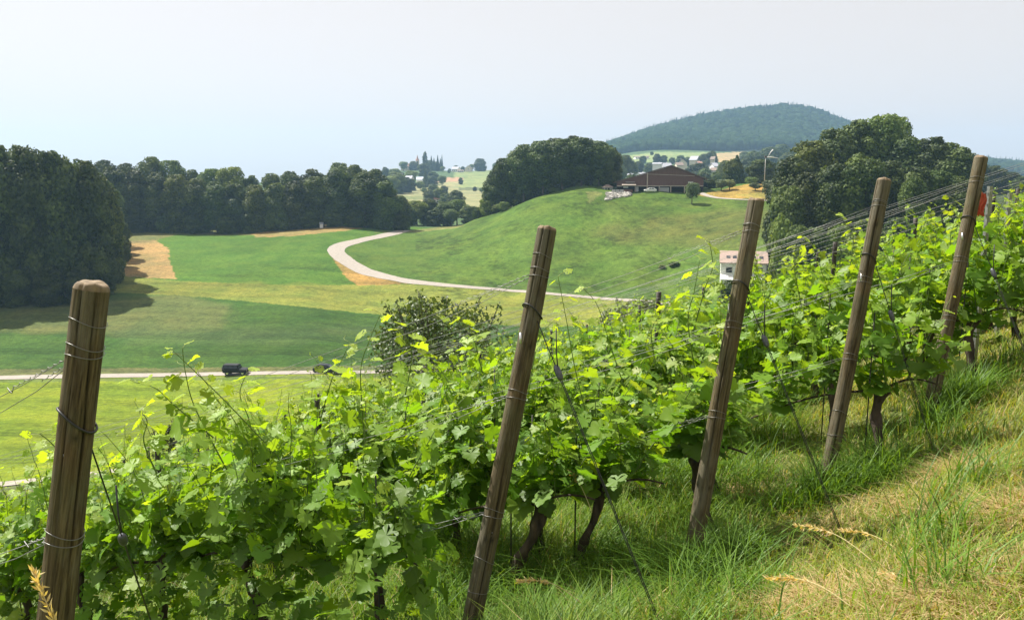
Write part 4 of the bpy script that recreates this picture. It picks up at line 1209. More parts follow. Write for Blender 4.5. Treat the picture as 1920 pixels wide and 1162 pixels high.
def valley_house():
    y = 165.0
    k = y / FPX
    p = stand(1392, y); p[2] = float(z_of(532, y))
    r = empty('farmhouse', tuple(p), R(-14), 'white house with red tiled roof behind the third post', 'house')
    X0, X1 = -40 * k * 1.02, 42 * k * 1.02
    ze = float(z_of(492.5, y)) - p[2]; zr = float(z_of(475.5, y)) - p[2]
    d = 9.0
    tile = simple('salmon_tiles', (0.34, 0.25, 0.21), .85, .22, 2.5, stretch=(1, 3, 3), bm=.5, bd=.04)
    g = Geo()
    V = [(X0, 0, -2), (X1, 0, -2), (X1, d, -2), (X0, d, -2), (X0, 0, ze), (X1, 0, ze), (X1, d, ze), (X0, d, ze), (X0, d / 2, zr - .15), (X1, d / 2, zr - .15)]
    g.add(V, [np.array([(0, 1, 5, 4), (2, 3, 7, 6), (1, 2, 6, 5), (3, 0, 4, 7)]), np.array([(5, 6, 9), (7, 4, 8)])])
    g.obj('wall', M['white_wall'], r, smooth=False)
    g = Geo(); sl = (zr - ze) / (d / 2); o = .55
    for s in (-1, 1):
        ye = d / 2 + s * (d / 2 + o)
        V = [(X0 - .3, d / 2, zr), (X1 + .25, d / 2, zr), (X1 + .25, ye, ze - sl * o), (X0 - .3, ye, ze - sl * o)]
        V += [(a, b, c + .2) for a, b, c in V]
        g.add(V, np.array([(0, 1, 2, 3), (4, 5, 6, 7), (2, 6, 7, 3), (0, 3, 7, 4), (1, 5, 6, 2)]))
    rf = g.obj('roof', tile, r, smooth=False)
    for fx in (.16, .30, .72, .88):
        g = Geo(); x = X0 + (X1 - X0) * fx
        for (q, w_, m_) in ((0.30, .0, 0),):
            ya, yb = d / 2 * .28, d / 2 * .52
            za, zb_ = ze + sl * ya + .24, ze + sl * yb + .24
            g.add([(x - .4, ya, za), (x + .4, ya, za), (x + .4, yb, zb_), (x - .4, yb, zb_), (x - .4, ya, za - .1), (x + .4, ya, za - .1), (x + .4, yb, zb_ - .1), (x - .4, yb, zb_ - .1)], np.array([(0, 1, 2, 3), (0, 4, 5, 1), (1, 5, 6, 2), (3, 7, 4, 0)]))
        g.obj('skylight', M['glass'], rf, smooth=False)
    g = Geo(); x = X0 + (X1 - X0) * .62; g.box(x - .35, x + .35, d / 2 - .4, d / 2 + .3, zr - .6, zr + .8); g.obj('chimney', M['grey_wall'], rf, smooth=False)
    for fx in (.18, .42, .62, .84):
        x = X0 + (X1 - X0) * fx
        for z0 in (ze - 2.2, ze - 4.9):
            g = Geo(); g.box(x - .7, x + .7, -.06, .02, z0, z0 + 1.25); wi = g.obj('window', M['frame'], r, smooth=False)
            g = Geo(); g.box(x - .58, x + .58, -.1, -.05, z0 + .1, z0 + 1.15); g.obj('pane', M['glass'], wi, smooth=False)
    for yy, z0 in ((d * .35, ze - .6), (d * .62, ze - .6), (d * .4, ze - 3.4)):
        g = Geo(); g.box(X1 - .02, X1 + .06, yy - .45, yy + .45, z0, z0 + 1.0); wi = g.obj('window', M['frame'], r, smooth=False)
        g = Geo(); g.box(X1 + .05, X1 + .1, yy - .36, yy + .36, z0 + .1, z0 + .9); g.obj('pane', M['glass'], wi, smooth=False)
    g = Geo(); g.tube([(X1 - .15, -.1, -1), (X1 - .15, -.1, ze - .2)], .06, 6); g.obj('downpipe', M['grey_wall'], r)
    aw = simple('white_awning', (0.8, 0.8, 0.78), .7, .05, 2)
    for f0, f1 in ((.0, .27), (.66, .98)):
        g = Geo(); a, b = X0 + (X1 - X0) * f0, X0 + (X1 - X0) * f1
        V = [(a, -2.4, ze - 3.3), (b, -2.4, ze - 3.3), (b, -.05, ze - 2.5), (a, -.05, ze - 2.5)]
        V += [(q, w, e - .08) for q, w, e in V]
        g.add(V, np.array([(0, 1, 2, 3), (4, 7, 6, 5), (0, 4, 5, 1), (1, 5, 6, 2), (3, 7, 4, 0)]))
        g.obj('awning', aw, r, smooth=False)
valley_house()

for q, (px, y, top, w, lab) in enumerate([(1366, 150, 527, 50, 'broad garden shrub below the awning of the white house'), (1405, 150, 527, 46, 'garden shrub in front of the middle of the white house'), (1441, 158, 508, 34, 'dark garden shrub at the right corner of the white house')]):
    one_tree('shrub%d' % (q % 2), px, y, top, w, lab, 'shrub', 'bush')

# ------------------------------------------------------------------ vineyard
VR3 = np.array([ROW_DIR[0], ROW_DIR[1], ROW_SLOPE])
NROW = 13
_dstep = (POST_B[4] - POST_B[3])[:2] * .98
ROWS = [b[:2].copy() for b in POST_B]
for q in range(NROW - 5): ROWS.append(ROWS[-1] + np.array([1.10, 0.80]) - ROW_DIR * (1.7 if q == 0 else .25))

# leaf template: palmate, five lobes with teeth; lies in x (width) / y (petiole to tip), z = normal
def leaf_template():
    half = [(0.02, -.02), (.15, -.14), (.28, -.17), (.40, -.12), (.47, -.02), (.56, .05), (.57, .15), (.52, .24), (.43, .29), (.53, .36), (.59, .46), (.54, .57), (.46, .60), (.40, .65), (.30, .67), (.29, .77), (.19, .83), (.12, .93), (0.0, 1.03)]
    mid = [(0, .02), (0, .3), (0, .62)]
    V = [(x, y) for x, y in mid] + half + [(-x, y) for x, y in half[:-1]]
    nh = len(half)
    F = []
    R0 = 3
    def m_for(y): return 0 if y < .1 else (1 if y < .5 else 2)
    idx = list(range(R0, R0 + nh))
    for s in (0, 1):
        I = idx if s == 0 else list(range(R0 + nh, R0 + nh + nh - 1)) + [R0 + nh - 1]
        for a in range(nh - 1):
            ya = .5 * (half[a][1] + half[a + 1][1])
            ma = 0 if ya < 0 else (1 if a < 13 else 2)
            t = (ma, I[a], I[a + 1])
            F.append(t if s == 0 else (t[0], t[2], t[1]))
        F.append((0, I[0] if False else I[2], 1) if s == 0 else (0, 1, I[2]))
        t = (1, I[13], 2)
        F.append(t if s == 0 else (1, 2, I[13]))
    # replace the fan at ma==0 joining
    V = np.array(V)
    x, y = V[:, 0], V[:, 1]
    z = .22 * np.abs(x) ** 1.2 - .16 * (y - .3) ** 2 - .25 * np.maximum(np.abs(x) - .3, 0)
    return np.column_stack([x, y, z]), np.array(F)
LV, LF = leaf_template()
def add_leaves(g, pos, tip, nrm, size, col, rng):
    n = len(pos)
    Y = unit(tip)
    N = unit(nrm - (nrm * Y).sum(-1, keepdims=True) * Y)
    X = np.cross(Y, N)
    T = np.tile(LV[None], (n, 1, 1))
    T[..., 2] *= rng.uniform(-.3, 1.7, (n, 1))
    T[..., 2] += rng.normal(0, .022, T.shape[:2])
    T[..., 0] *= rng.uniform(.85, 1.12, (n, 1))
    V = pos[:, None] + size[:, None, None] * (T[..., :1] * X[:, None] + T[..., 1:2] * Y[:, None] + T[..., 2:] * N[:, None])
    F = LF[None] + (np.arange(n) * len(LV))[:, None, None]
    g.add(V.reshape(-1, 3), F.reshape(-1, 3), np.repeat(col, len(LV), axis=0))
LEAF_OLD, LEAF_MID, LEAF_YNG = np.array((0.074, 0.152, 0.018)), np.array((0.165, 0.295, 0.030)), np.array((0.30, 0.395, 0.055))

def vine_proto(seed, tall=0.15, bare=False):
    """one vine; local +x runs along the row (downhill), the canopy follows the slope"""
    rng = np.random.default_rng(seed)
    sh = lambda P: P + np.stack([np.zeros(len(P)), np.zeros(len(P)), ROW_SLOPE * P[:, 0]], -1)
    # trunk
    tg = Geo()
    n = 14
    t = np.linspace(0, 1, n)
    lean = rng.uniform(-.10, .16)
    P = np.stack([lean * t + .03 * np.sin(t * 6 + seed), .03 * np.sin(t * 5 + seed * 2) + rng.normal(0, .006, n), -.06 + .70 * t], -1)
    rad = .034 * (1 - .3 * t) * (1 + .18 * np.sin(t * 17 + seed)) + .012 * np.exp(-((t - 1) / .1) ** 2) + .012 * np.exp(-(t / .12) ** 2)
    tg.tube(P, rad, 9, wob=.09, rng=rng)
    head = P[-1]
    for q in range(2):
        e = head + np.array([rng.uniform(-.1, .1), rng.uniform(-.05, .05), rng.uniform(.02, .09)])
        tg.tube([head - [0, 0, .03], (head + e) / 2 + [0, 0, .01], e], [.026, .022, .012], 7, wob=.1, rng=rng)
    # canes along the wire
    cg = Geo()
    canes = []
    for s_, ln in ((1, rng.uniform(.75, .95)), (-1, rng.uniform(.3, .45))):
        u = np.linspace(0, 1, 9)
        C = np.stack([head[0] + s_ * ln * u, head[1] + .02 * np.sin(u * 5 + seed), head[2] + .06 * np.sin(np.pi * u) - .03 * u + .0 * u], -1)
        C = sh(C) - [0, 0, ROW_SLOPE * head[0]]
        cg.tube(C, np.linspace(.011, .006, 9), 6)
        canes.append(C)
    g = Geo(); sg = Geo()
    LP, LT, LN, LS, LC = [], [], [], [], []
    def leaf(p, out, sz, age):
        pet = out * rng.uniform(.04, .09) * (sz / .11)
        q = p + pet
        LP.append(q)
        o2 = out + np.array([0, 0, rng.uniform(-1.0, .15)]) + rng.normal(0, .35, 3)
        LT.append(o2)
        LN.append(np.array([0, 0, 1.0]) * rng.uniform(.25, 1.1) + out * rng.uniform(.1, .9) + rng.normal(0, .42, 3))
        LS.append(sz)
        c = LEAF_OLD * (1 - age) + LEAF_MID * age if age < 1 else LEAF_MID * (2 - age) + LEAF_YNG * (age - 1)
        LC.append(c * rng.uniform(.8, 1.22) * np.array([rng.uniform(.9, 1.15), 1, rng.uniform(.8, 1.2)]))
        return q
    nshoot = 13
    for k in range(nshoot):
        C = canes[0] if k < 9 else canes[1]
        b = C[int(rng.integers(0, 9))] + rng.normal(0, .01, 3)
        is_tall = rng.random() < tall
        ln = rng.uniform(.85, 1.25) if is_tall else rng.uniform(.38, .74)
        m = max(6, int(ln / .06))
        d = np.array([rng.normal(0, .20), rng.normal(0, .17), 1.0])
        dr = np.array([rng.normal(0, .35), rng.normal(0, .40), -.15 if is_tall else -.1])
        pts = [b]
        for q in range(m):
            dd = d + dr * (q / m) ** 1.5 + rng.normal(0, .07, 3)
            pts.append(pts[-1] + dd / np.linalg.norm(dd) * ln / m)
        pts = np.array(pts)
        tcol = np.linspace(0, 1, m + 1)[:, None]
        rs = np.linspace(.0052, .0016, m + 1)
        sg.tube(pts, rs, 5, np.repeat(np.array((.10, .15, .04)) * (1 - tcol) + np.array((.24, .32, .08)) * tcol, 5, axis=0) if False else (.13, .19, .05), cap=False)
        a0 = rng.random() * 6.28
        for q in range(1, m + 1):
            f = q / m
            an = a0 + q * np.pi + rng.normal(0, .5)
            side = np.array([math.cos(an) * .75, math.sin(an), rng.uniform(-.1, .4)])
            side /= np.linalg.norm(side)
            sz = (.112 * (1 - f ** 2.2) + .027) * rng.uniform(.75, 1.25)
            age = np.clip(.15 + 1.75 * f ** 1.6 + rng.normal(0, .2), 0, 2)
            e = leaf(pts[q], side, sz, age)
            if q % 2 == 0: sg.tube([pts[q], e], [.0016, .0012], 4, (.18, .22, .06), cap=False)
            if f < .8 and rng.random() < .55:
                an += rng.uniform(1, 4)
                leaf(pts[q] + rng.normal(0, .03, 3), np.array([math.cos(an), math.sin(an), .1]), sz * rng.uniform(.5, .85), np.clip(age + .25, 0, 2))
            if f > .5 and rng.random() < .12:      # tendril
                u = np.linspace(0, 1, 7)
                e2 = side * rng.uniform(.07, .14)
                sg.tube(pts[q] + u[:, None] * e2 + np.stack([.015 * np.sin(u * 7), .015 * np.cos(u * 7) - .015, .06 * u], -1), .0011, 4, (.26, .33, .08), cap=False)
    # filling leaves in the fruit zone
    nf = 60 if bare else 185
    for q in range(nf):
        x = rng.uniform(-.42, .95)
        p = np.array([head[0] + x, rng.normal(0, .11), head[2] + ROW_SLOPE * x + rng.uniform(.08 if bare else -.46, .55)])
        an = rng.random() * 6.28
        leaf(p, np.array([math.cos(an) * .6, math.sin(an), .0]), rng.uniform(.06, .125), np.clip(rng.normal(.62, .35), 0, 1.6))
    add_leaves(g, np.array(LP), np.array(LT), np.array(LN), np.array(LS), np.array(LC), rng)
    kg = Geo()
    kg.tube([(.045, .02, -.1), (.045, .02, 1.15 + rng.uniform(-.1, .2))], .005, 6)
    return dict(trunk=tg.mesh('trunk', M['vine_bark']), cane=cg.mesh('cane', M['vine_bark']), green_stem=sg.mesh('green_stem', M['stem']), foliage=g.mesh('foliage', M['vine_leaf']), stake=kg.mesh('stake', M['dark_stake']))
VINES = [vine_proto(300 + k, .10 + .08 * (k % 3)) for k in range(11)]
VINES_BARE = [vine_proto(380 + k, .15, True) for k in range(4)]
VINES_TALL = [vine_proto(340 + k, .42) for k in range(6)]
ROW_RZ = math.atan2(ROW_DIR[1], ROW_DIR[0])
vrng = random.Random(8)
ROWNAME = ['row of the leftmost thick post', 'row of the second thick post', 'row of the third thick post', 'row of the fourth thick post', 'row of the rightmost thick post'] + \
          ['%s row uphill of the rightmost post' % ordw(q + 1) for q in range(NROW)]
VINE_BASES = []
def put_vine(xy, proto, label, group, s=1.0, rz=0.0):
    z = gz(*xy)
    r = empty('grapevine', (xy[0], xy[1], z), ROW_RZ + rz, label, 'grapevine', group)
    r.scale = (1, 1, s)
    for nm, me in proto.items(): mesh_obj(nm, me, r)
    VINE_BASES.append((xy[0], xy[1]))
    return r
def in_view(x, y, z, mx=160):
    P = np.array([[x, y, z], [x, y, z + 1.9]])
    a, b, d = to_px(P)
    return d.min() > .5 and a.max() > -mx and a.min() < 1920 + mx and b.min() < 1162 + 500
for i, S0 in enumerate(ROWS):
    L = 23.0 if i < 6 else 27.0
    k = 0
    t = (.75, .50, .75, .75, .75)[i] if i < 5 else .3
    num = 0
    while t < L:
        xy = S0 + ROW_DIR * t
        z = gz(*xy)
        num += 1
        tv = t - .0
        if in_view(xy[0], xy[1], z, 260 if t < 4 else 120) and xy[1] > 2.2:
            vx = to_px(np.array([xy[0], xy[1], z + 1.5]))[0]
            low = i >= 2 and 1350 < vx < 1480
            pool = VINES_TALL if (i < 3 and not low and vrng.random() < .65) else VINES
            put_vine(xy, VINES_BARE[vrng.randrange(4)] if (num == 1 and 2 <= i < 5) else VINES[0 if low else vrng.randrange(len(VINES))] if pool is VINES else pool[vrng.randrange(6)], 'leafy grapevine number %s in the %s' % (ordw(num), ROWNAME[i]), 'grapevines in the ' + ROWNAME[i], .80 if low else vrng.uniform(.92, 1.08), vrng.uniform(-.06, .06))
        t += 1.02 + vrng.uniform(-.05, .05)
# end vines whose bare trunks show beside the thick posts
def near_cast(px, py):
    ys = np.linspace(1.5, 12, 2000)
    z = z_of(py, ys); x = (px - CX) / FPX * (ys * cp - z * sp)
    k = np.argmax(z - terr(x, ys) < 0)
    return np.array([x[k], ys[k]])
for (px, py), lab, row, pr in [((972, 1108), 'bare dark vine trunk nearest to the right of the second post', 1, 3), ((1010, 1062), 'slim vine trunk right of the nearest trunk beside the second post', 1, 6),
                           ((1335, 1020), 'crooked dark vine trunk leaning against the third post', 2, 1), ((1632, 882), 'thick forked vine trunk right of the fourth post', 3, 4),
                           ((1805, 728), 'gnarled vine trunk right of the rightmost thick post', 4, 8)]:
    o_ = put_vine(near_cast(px, py), VINES_BARE[pr % 4], lab, 'grapevines in the ' + ROWNAME[row], .95)
    for ch in o_.children:
        if ch.name.startswith('trunk'): ch.scale = (1.35, 1.35, 1.0)

# long young shoots that rise clear of the canopy: parts of the vine they grow from
VINE_ROOTS = [o for o in COL.objects if o.name.startswith('grapevine')]
def long_shoot(path, y0, y1, seed, lsz=.075):
    rng = np.random.default_rng(seed)
    P = np.array([pt(a, b, y0 + (y1 - y0) * k / (len(path) - 1)) for k, (a, b) in enumerate(path)])
    P = resample(P, 26)
    root = min(VINE_ROOTS, key=lambda o: (o.location.x - P[0, 0]) ** 2 + (o.location.y - P[0, 1]) ** 2)
    mw = Matrix.LocRotScale(root.location, root.rotation_euler, root.scale)
    g = Geo(); g.tube(P, np.linspace(.0048, .0018, 26), 6, (.13, .20, .045))
    lg = Geo()
    LP, LT, LN, LS, LC = [], [], [], [], []
    a0 = rng.random() * 6.28
    for q in range(3, 26, 2):
        f = q / 25
        an = a0 + (q // 2) * np.pi + rng.normal(0, .5)
        side = unit(np.array([math.cos(an), math.sin(an) * .8, rng.uniform(0, .5)]))
        e = P[q] + side * rng.uniform(.03, .07)
        g.tube([P[q], (P[q] + e) / 2 + [0, 0, .006], e], .0013, 4, (.24, .27, .07), cap=False)
        LP.append(e); LT.append(side + np.array([0, 0, rng.uniform(-.9, .1)])); LN.append(np.array([0, 0, .8]) + side * .5 + rng.normal(0, .4, 3))
        LS.append((lsz * (1 - .62 * f ** 1.5) + .012) * rng.uniform(.75, 1.3))
        a = np.clip(f * 1.3, 0, 1); LC.append((LEAF_MID * (1 - a) + LEAF_YNG * a) * rng.uniform(.85, 1.2))
        if f > .35 and rng.random() < .4:
            u = np.linspace(0, 1, 9)[:, None]; e2 = -side * rng.uniform(.06, .13)
            g.tube(P[q] + u * e2 + np.hstack([.012 * np.sin(u * 8), .01 * np.cos(u * 8), .05 * u]), .0011, 4, (.30, .36, .09), cap=False)
    add_leaves(lg, np.array(LP), np.array(LT), np.array(LN), np.array(LS), np.array(LC), rng)
    for geo, nm, m in ((g, 'long_shoot', 'stem'), (lg, 'shoot_leaves', 'vine_leaf')):
        o = geo.obj(nm, M[m], root)
        o.matrix_parent_inverse = mw.inverted()
for k, (path, y0, y1) in enumerate([
    ([(684, 830), (676, 700), (692, 640), (714, 588)], 4.9, 4.8), ([(530, 865), (440, 770), (385, 715), (322, 655)], 4.6, 4.4), ([(425, 880), (366, 765), (348, 700), (342, 652)], 4.5, 4.4),
    ([(400, 820), (330, 762), (292, 728), (252, 716)], 4.4, 4.2), ([(1105, 800), (1078, 690), (1062, 600), (1046, 518)], 5.1, 5.0), ([(1172, 730), (1142, 640), (1120, 572), (1094, 542)], 5.4, 5.3),
    ([(1300, 620), (1322, 540), (1336, 500), (1330, 452)], 4.9, 4.8), ([(1800, 540), (1782, 450), (1795, 405), (1788, 372)], 7.2, 7.1), ([(600, 790), (622, 712), (638, 680), (655, 645)], 4.8, 4.7),
    ([(1302, 690), (1290, 600), (1302, 545), (1312, 486)], 5.2, 5.2), ([(1502, 570), (1490, 505), (1496, 470), (1512, 448)], 6.4, 6.4), ([(150, 930), (118, 860), (98, 832), (74, 812)], 3.6, 3.5),
    ([(480, 860), (468, 790), (450, 740), (462, 700)], 4.7, 4.6), ([(1230, 690), (1222, 620), (1246, 580), (1262, 556)], 5.6, 5.6), ([(905, 700), (890, 640), (876, 610), (840, 596)], 5.0, 5.0),
    ([(760, 740), (772, 660), (752, 620), (735, 600)], 5.0, 5.0), ([(1590, 520), (1600, 450), (1588, 420), (1566, 402)], 7.0, 7.0), ([(1880, 470), (1872, 410), (1884, 380), (1900, 350)], 8.0, 8.0),
    ([(300, 900), (270, 830), (276, 790), (262, 770)], 4.0, 3.9), ([(990, 740), (1004, 660), (1016, 625), (1040, 600)], 5.3, 5.3)]):
    long_shoot(path, y0, y1, 500 + k, .085 if k % 3 else .105)

# ---- thick end posts
def end_post(i):
    T, B = POST_T[i], POST_B[i]
    rng = np.random.default_rng(50 + i)
    r_top = POST_PX[i][4] / FPX * POST_PX[i][1]
    ax = T - B; L = np.linalg.norm(ax)
    q = Vector(ax / L).to_track_quat('Z', 'X')
    names = ['thick round wooden post at far left, its flat top sawn clean', 'thick split wooden post with small metal bracket, second from left', 'thick leaning wooden post in front of the white house, third from left',
             'thick leaning wooden post, fourth from left, deep in grass', 'thick wooden post at far right, highest up the slope']
    r = empty('end_post', tuple(B), 0, names[i], 'post', 'thick end posts of the vine rows')
    r.rotation_mode = 'QUATERNION'; r.rotation_quaternion = q
    inv = q.to_matrix().transposed()
    # shaft
    g = Geo()
    nz, ns = 90, 72
    zz = np.linspace(-.25, L, nz)
    ang = np.linspace(0, 2 * np.pi, ns, endpoint=False)
    A, Zz = np.meshgrid(ang, zz)
    ph = rng.random(6) * 6
    tp = 1 + (.10 if i else .12) * (1 - np.clip(Zz / L, 0, 1))
    rr = r_top * tp * (1 + .025 * np.sin(A * 2 + ph[0] + Zz * .8) + .018 * np.sin(A * 3 + ph[1] - Zz * 2) + .004 * np.sin(A * 5 + ph[2] + Zz * 5) + .004 * rng.standard_normal(A.shape))
    cols = np.ones((nz, ns, 3))
    # long drying crack facing the camera
    camdir = Vector(-B - ax * .5); cl = inv @ camdir
    a_c = math.atan2(cl.y, cl.x) + (.42, .25, -.2, .1, .3)[i]
    da = (A - (a_c + .10 * np.sin(Zz * 2.3 + ph[3]) + .05 * np.sin(Zz * 9))) 
    da = (da + np.pi) % (2 * np.pi) - np.pi
    crack = np.exp(-(da / .06) ** 2) * np.clip((Zz - .05) / .3, 0, 1) * (.55 + .45 * np.sin(Zz * 4 + ph[4]))
    a2 = a_c - rng.uniform(.7, 1.3)
    da2 = (A - (a2 + .12 * np.sin(Zz * 1.9 + ph[1]) + .04 * np.sin(Zz * 11)) + np.pi) % (2 * np.pi) - np.pi
    crack2 = .8 * np.exp(-(da2 / .05) ** 2) * np.clip(np.sin(Zz * 2.6 + ph[2]) + .2, 0, 1)
    da3 = (A - (a_c + 1.0 + .1 * np.sin(Zz * 3.1)) + np.pi) % (2 * np.pi) - np.pi
    crack = np.maximum(np.maximum(crack, crack2), .6 * np.exp(-(da3 / .04) ** 2) * np.clip(np.sin(Zz * 3.3 + ph[0]), 0, 1))
    rr = rr * (1 - .2 * np.clip(crack, 0, 1))
    cols *= (1 - .93 * np.clip(crack, 0, 1))[..., None]
    for kq in range(6):      # knots
        za, aa = rng.uniform(.2, L - .2), a_c + rng.uniform(-1.2, 1.2)
        d2 = (((A - aa + np.pi) % (2 * np.pi) - np.pi) * r_top) ** 2 + ((Zz - za) * .7) ** 2
        cols *= (1 - .75 * np.exp(-d2 / (.009 ** 2)))[..., None]
        rr = rr * (1 + .05 * np.exp(-d2 / (.02 ** 2)))
    dz = np.clip((L - Zz) / .05, 0, 1)
    cx, cy_ = .012 * np.sin(Zz * 1.7 + ph[5]), .010 * np.cos(Zz * 1.3 + ph[0])
    V = np.stack([rr * np.cos(A) + cx, rr * np.sin(A) + cy_, Zz], -1)
    ii = np.arange(nz - 1)[:, None] * ns; jj = np.arange(ns)[None]; j2 = (jj + 1) % ns
    F = np.stack([ii + jj, ii + j2, ii + ns + j2, ii + ns + jj], -1).reshape(-1, 4)
    # chamfered sawn top
    last = V[-1]
    c0 = np.array([cx[-1, 0], cy_[-1, 0], 0])
    ch = .016 if i else .022
    top1 = c0 + (last - c0) * np.array([.93, .93, 1]) + np.array([0, 0, ch * .6])
    top2 = c0 + (last - c0) * np.array([.80, .80, 1]) + np.array([0, 0, ch])
    top3 = c0 + (last - c0) * np.array([.4, .4, 1]) + np.array([0, 0, ch * .9])
    wv_ = .0022 * np.sin(ang * 2 + ph[0]) + .0014 * np.sin(ang * 5 + ph[1])
    top1[:, 2] += wv_; top2[:, 2] += wv_ * 1.3; top3[:, 2] += wv_
    g.add(V.reshape(-1, 3), F, cols.reshape(-1, 3))
    W = np.vstack([last, top1, top2, top3, [c0 + [0, 0, L + ch * .8]]])
    b0 = 0
    Fs = []
    for lv in range(3):
        o = b0 + lv * ns
        Fs.append(np.stack([o + np.arange(ns), o + (np.arange(ns) + 1) % ns, o + ns + (np.arange(ns) + 1) % ns, o + ns + np.arange(ns)], -1))
    o = b0 + 3 * ns
    Fs.append(np.stack([o + np.arange(ns), o + (np.arange(ns) + 1) % ns, np.full(ns, o + ns)], -1))
    g.add(W, Fs, None, 1)
    g.obj('shaft', [M['post'], M['end_grain']], r)
    def loop(f, mat='tie', rad=.0022, tilt=0.0, turns=1.0, name='wire_loop', a0=0.0, grow=1.03):
        z0 = L * (1 - f)
        t = np.linspace(0, 2 * np.pi * turns, int(40 * turns))
        rl = r_top * (1 + .11 * f) * grow + rad
        P = np.stack([rl * np.cos(t + a0) + .012 * math.sin(z0 * 1.7 + ph[5]), rl * np.sin(t + a0) + .010 * math.cos(z0 * 1.3 + ph[0]), z0 + tilt * np.cos(t) + .006 * np.sin(2 * t)], -1)
        g = Geo(); g.tube(P, rad, 6, cap=False); g.obj(name, M[mat], r)
    def local(P): return np.array(inv @ Vector(np.asarray(P, float) - B))
    return r, L, r_top, loop, local, q, a_c
WIRE_F = [(.085, .365, .63)] * 5
WIRE_F = [(.10, .40, .66), (.097, .36, .62), (.075, .325, .56), (.075, .31, .55), (.085, .38, .60)]
GUY_F = [.225, .195, .24, .26, .25]
GUY_END_PX = [(330, 1290), (1262, 1210), (1590, 1010), (1760, 860), (1960, 740)]
GRIP_T = [.26, .165, .19, .25, .28]
wire_names = ['top', 'middle', 'low']
postname = ['leftmost', 'second', 'third', 'fourth', 'rightmost']
out2 = -ROW_DIR
for i in range(5):
    r, L, rt, loop, local, q, a_c = end_post(i)
    T, B = POST_T[i], POST_B[i]
    for f in WIRE_F[i]:
        loop(f - .012, 'tie', .0015, .004); loop(f + .002, 'tie', .0015, -.005)
    loop(.05 + .006 * i, 'tie', .0014, .006)
    if i in (1, 3): loop(.72, 'tie', .0014, .012); loop(.79, 'tie', .0013, -.008)
    loop(GUY_F[i] - .02, 'cable', .0042, .03, name='cable_loop')
    # loop's ferrule hanging on the camera side
    g = Geo()
    aw = a_c - .9
    rl = rt * 1.06
    z0 = L * (1 - GUY_F[i] - .02)
    P = np.array([[rl * math.cos(aw) , rl * math.sin(aw), z0 - .02], [rl * 1.01 * math.cos(aw + .25), rl * 1.01 * math.sin(aw + .25), z0 - .075]])
    g.tube(P, .0065, 8); g.obj('ferrule', M['alu'], r)
    if i in (0, 1, 2):
        # wire staples holding a bracket
        f = .70 if i == 1 else .5
        g = Geo()
        for da in (-.35, .35):
            a1 = a_c - .5 + da
            zz = L * (1 - f)
            g.tube([(rt * 1.12 * math.cos(a1), rt * 1.12 * math.sin(a1), zz - .012), (rt * 1.12 * math.cos(a1), rt * 1.12 * math.sin(a1), zz + .012)], .002, 5)
        g.obj('staple', M['tie'], r)
    if i == 1:
        zz = L * (1 - .655); a1 = a_c - .35
        g = Geo()
        pts = [(rt * 1.14 * math.cos(a1 + s_), rt * 1.14 * math.sin(a1 + s_), zz) for s_ in np.linspace(-.55, .6, 10)]
        g.tube([(pts[0][0], pts[0][1], zz - .09)] + pts, .0028, 6)
        g.obj('wire_bracket', M['tie'], r)
        g = Geo()
        V = []
        for dz in (-.10, -.012):
            for s_ in np.linspace(-.42, .45, 8):
                w = 1.19 if dz > -.05 else 1.10
                V.append((rt * w * math.cos(a1 + s_), rt * w * math.sin(a1 + s_), zz + dz))
        F = [(k, k + 1, k + 9, k + 8) for k in range(7)]
        g.add(V, np.array(F)); g.obj('wood_block', M['post'], r)
        g = Geo(); P0 = (rt * 1.2 * math.cos(a1 + .1), rt * 1.2 * math.sin(a1 + .1), zz - .14)
        g.tube([P0, (P0[0] + .01, P0[1], zz - .5), (P0[0] + .0, P0[1] - .0, zz - .95)], .006, 7); g.obj('iron_rod', M['rust'], r)
    # guy cable
    gp = np.array(r.matrix_basis @ Vector((0, 0, L * (1 - GUY_F[i])))) if False else B + (T - B) * (1 - GUY_F[i])
    outv = np.array([out2[0], out2[1], 0])
    gp = gp + outv * rt * 1.0
    ex, ey = GUY_END_PX[i]
    e_ = near_cast(ex, min(ey, 1500))
    E_ = np.array([e_[0], e_[1], gz(*e_) - .05])
    gk = GRIP_T[i]
    gr = gp + (E_ - gp) * gk
    e = empty('guy_cable', tuple(gr), 0, 'dark anchor cable with tensioner running from the %s thick post to the ground' % postname[i], 'cable', 'anchor cables of the thick posts')
    g = Geo(); g.tube([gp - gr, (gp - gr) * .5 - [0, 0, .004], (0, 0, 0)], .0028, 6)
    dirv = (E_ - gp) / np.linalg.norm(E_ - gp)
    sidev = unit(np.cross(dirv, [0, 1, 0]))
    w = np.linspace(0, 1, 30)[:, None]
    base = w * (E_ - gr)
    g.tube(base + sidev * .003, .0026, 6); g.tube(base - sidev * .004 + np.array([0, .004, 0]), .0022, 6)
    # free tail standing up from the tensioner
    g.tube([(0, 0, 0), np.array([-.01, 0, .10]), np.array([-.012, .004, .22])], [.0034, .0034, .0034], 6)
    g.obj('steel_rope', M['cable'], e)
    g = Geo()
    P = np.array([-dirv * .040, -dirv * .034, -dirv * .02, dirv * 0, dirv * .02, dirv * .034, dirv * .040])
    g.tube(P, [.007, .013, .0165, .0175, .0165, .013, .008], 12)
    g.obj('tensioner', M['cast'], e)

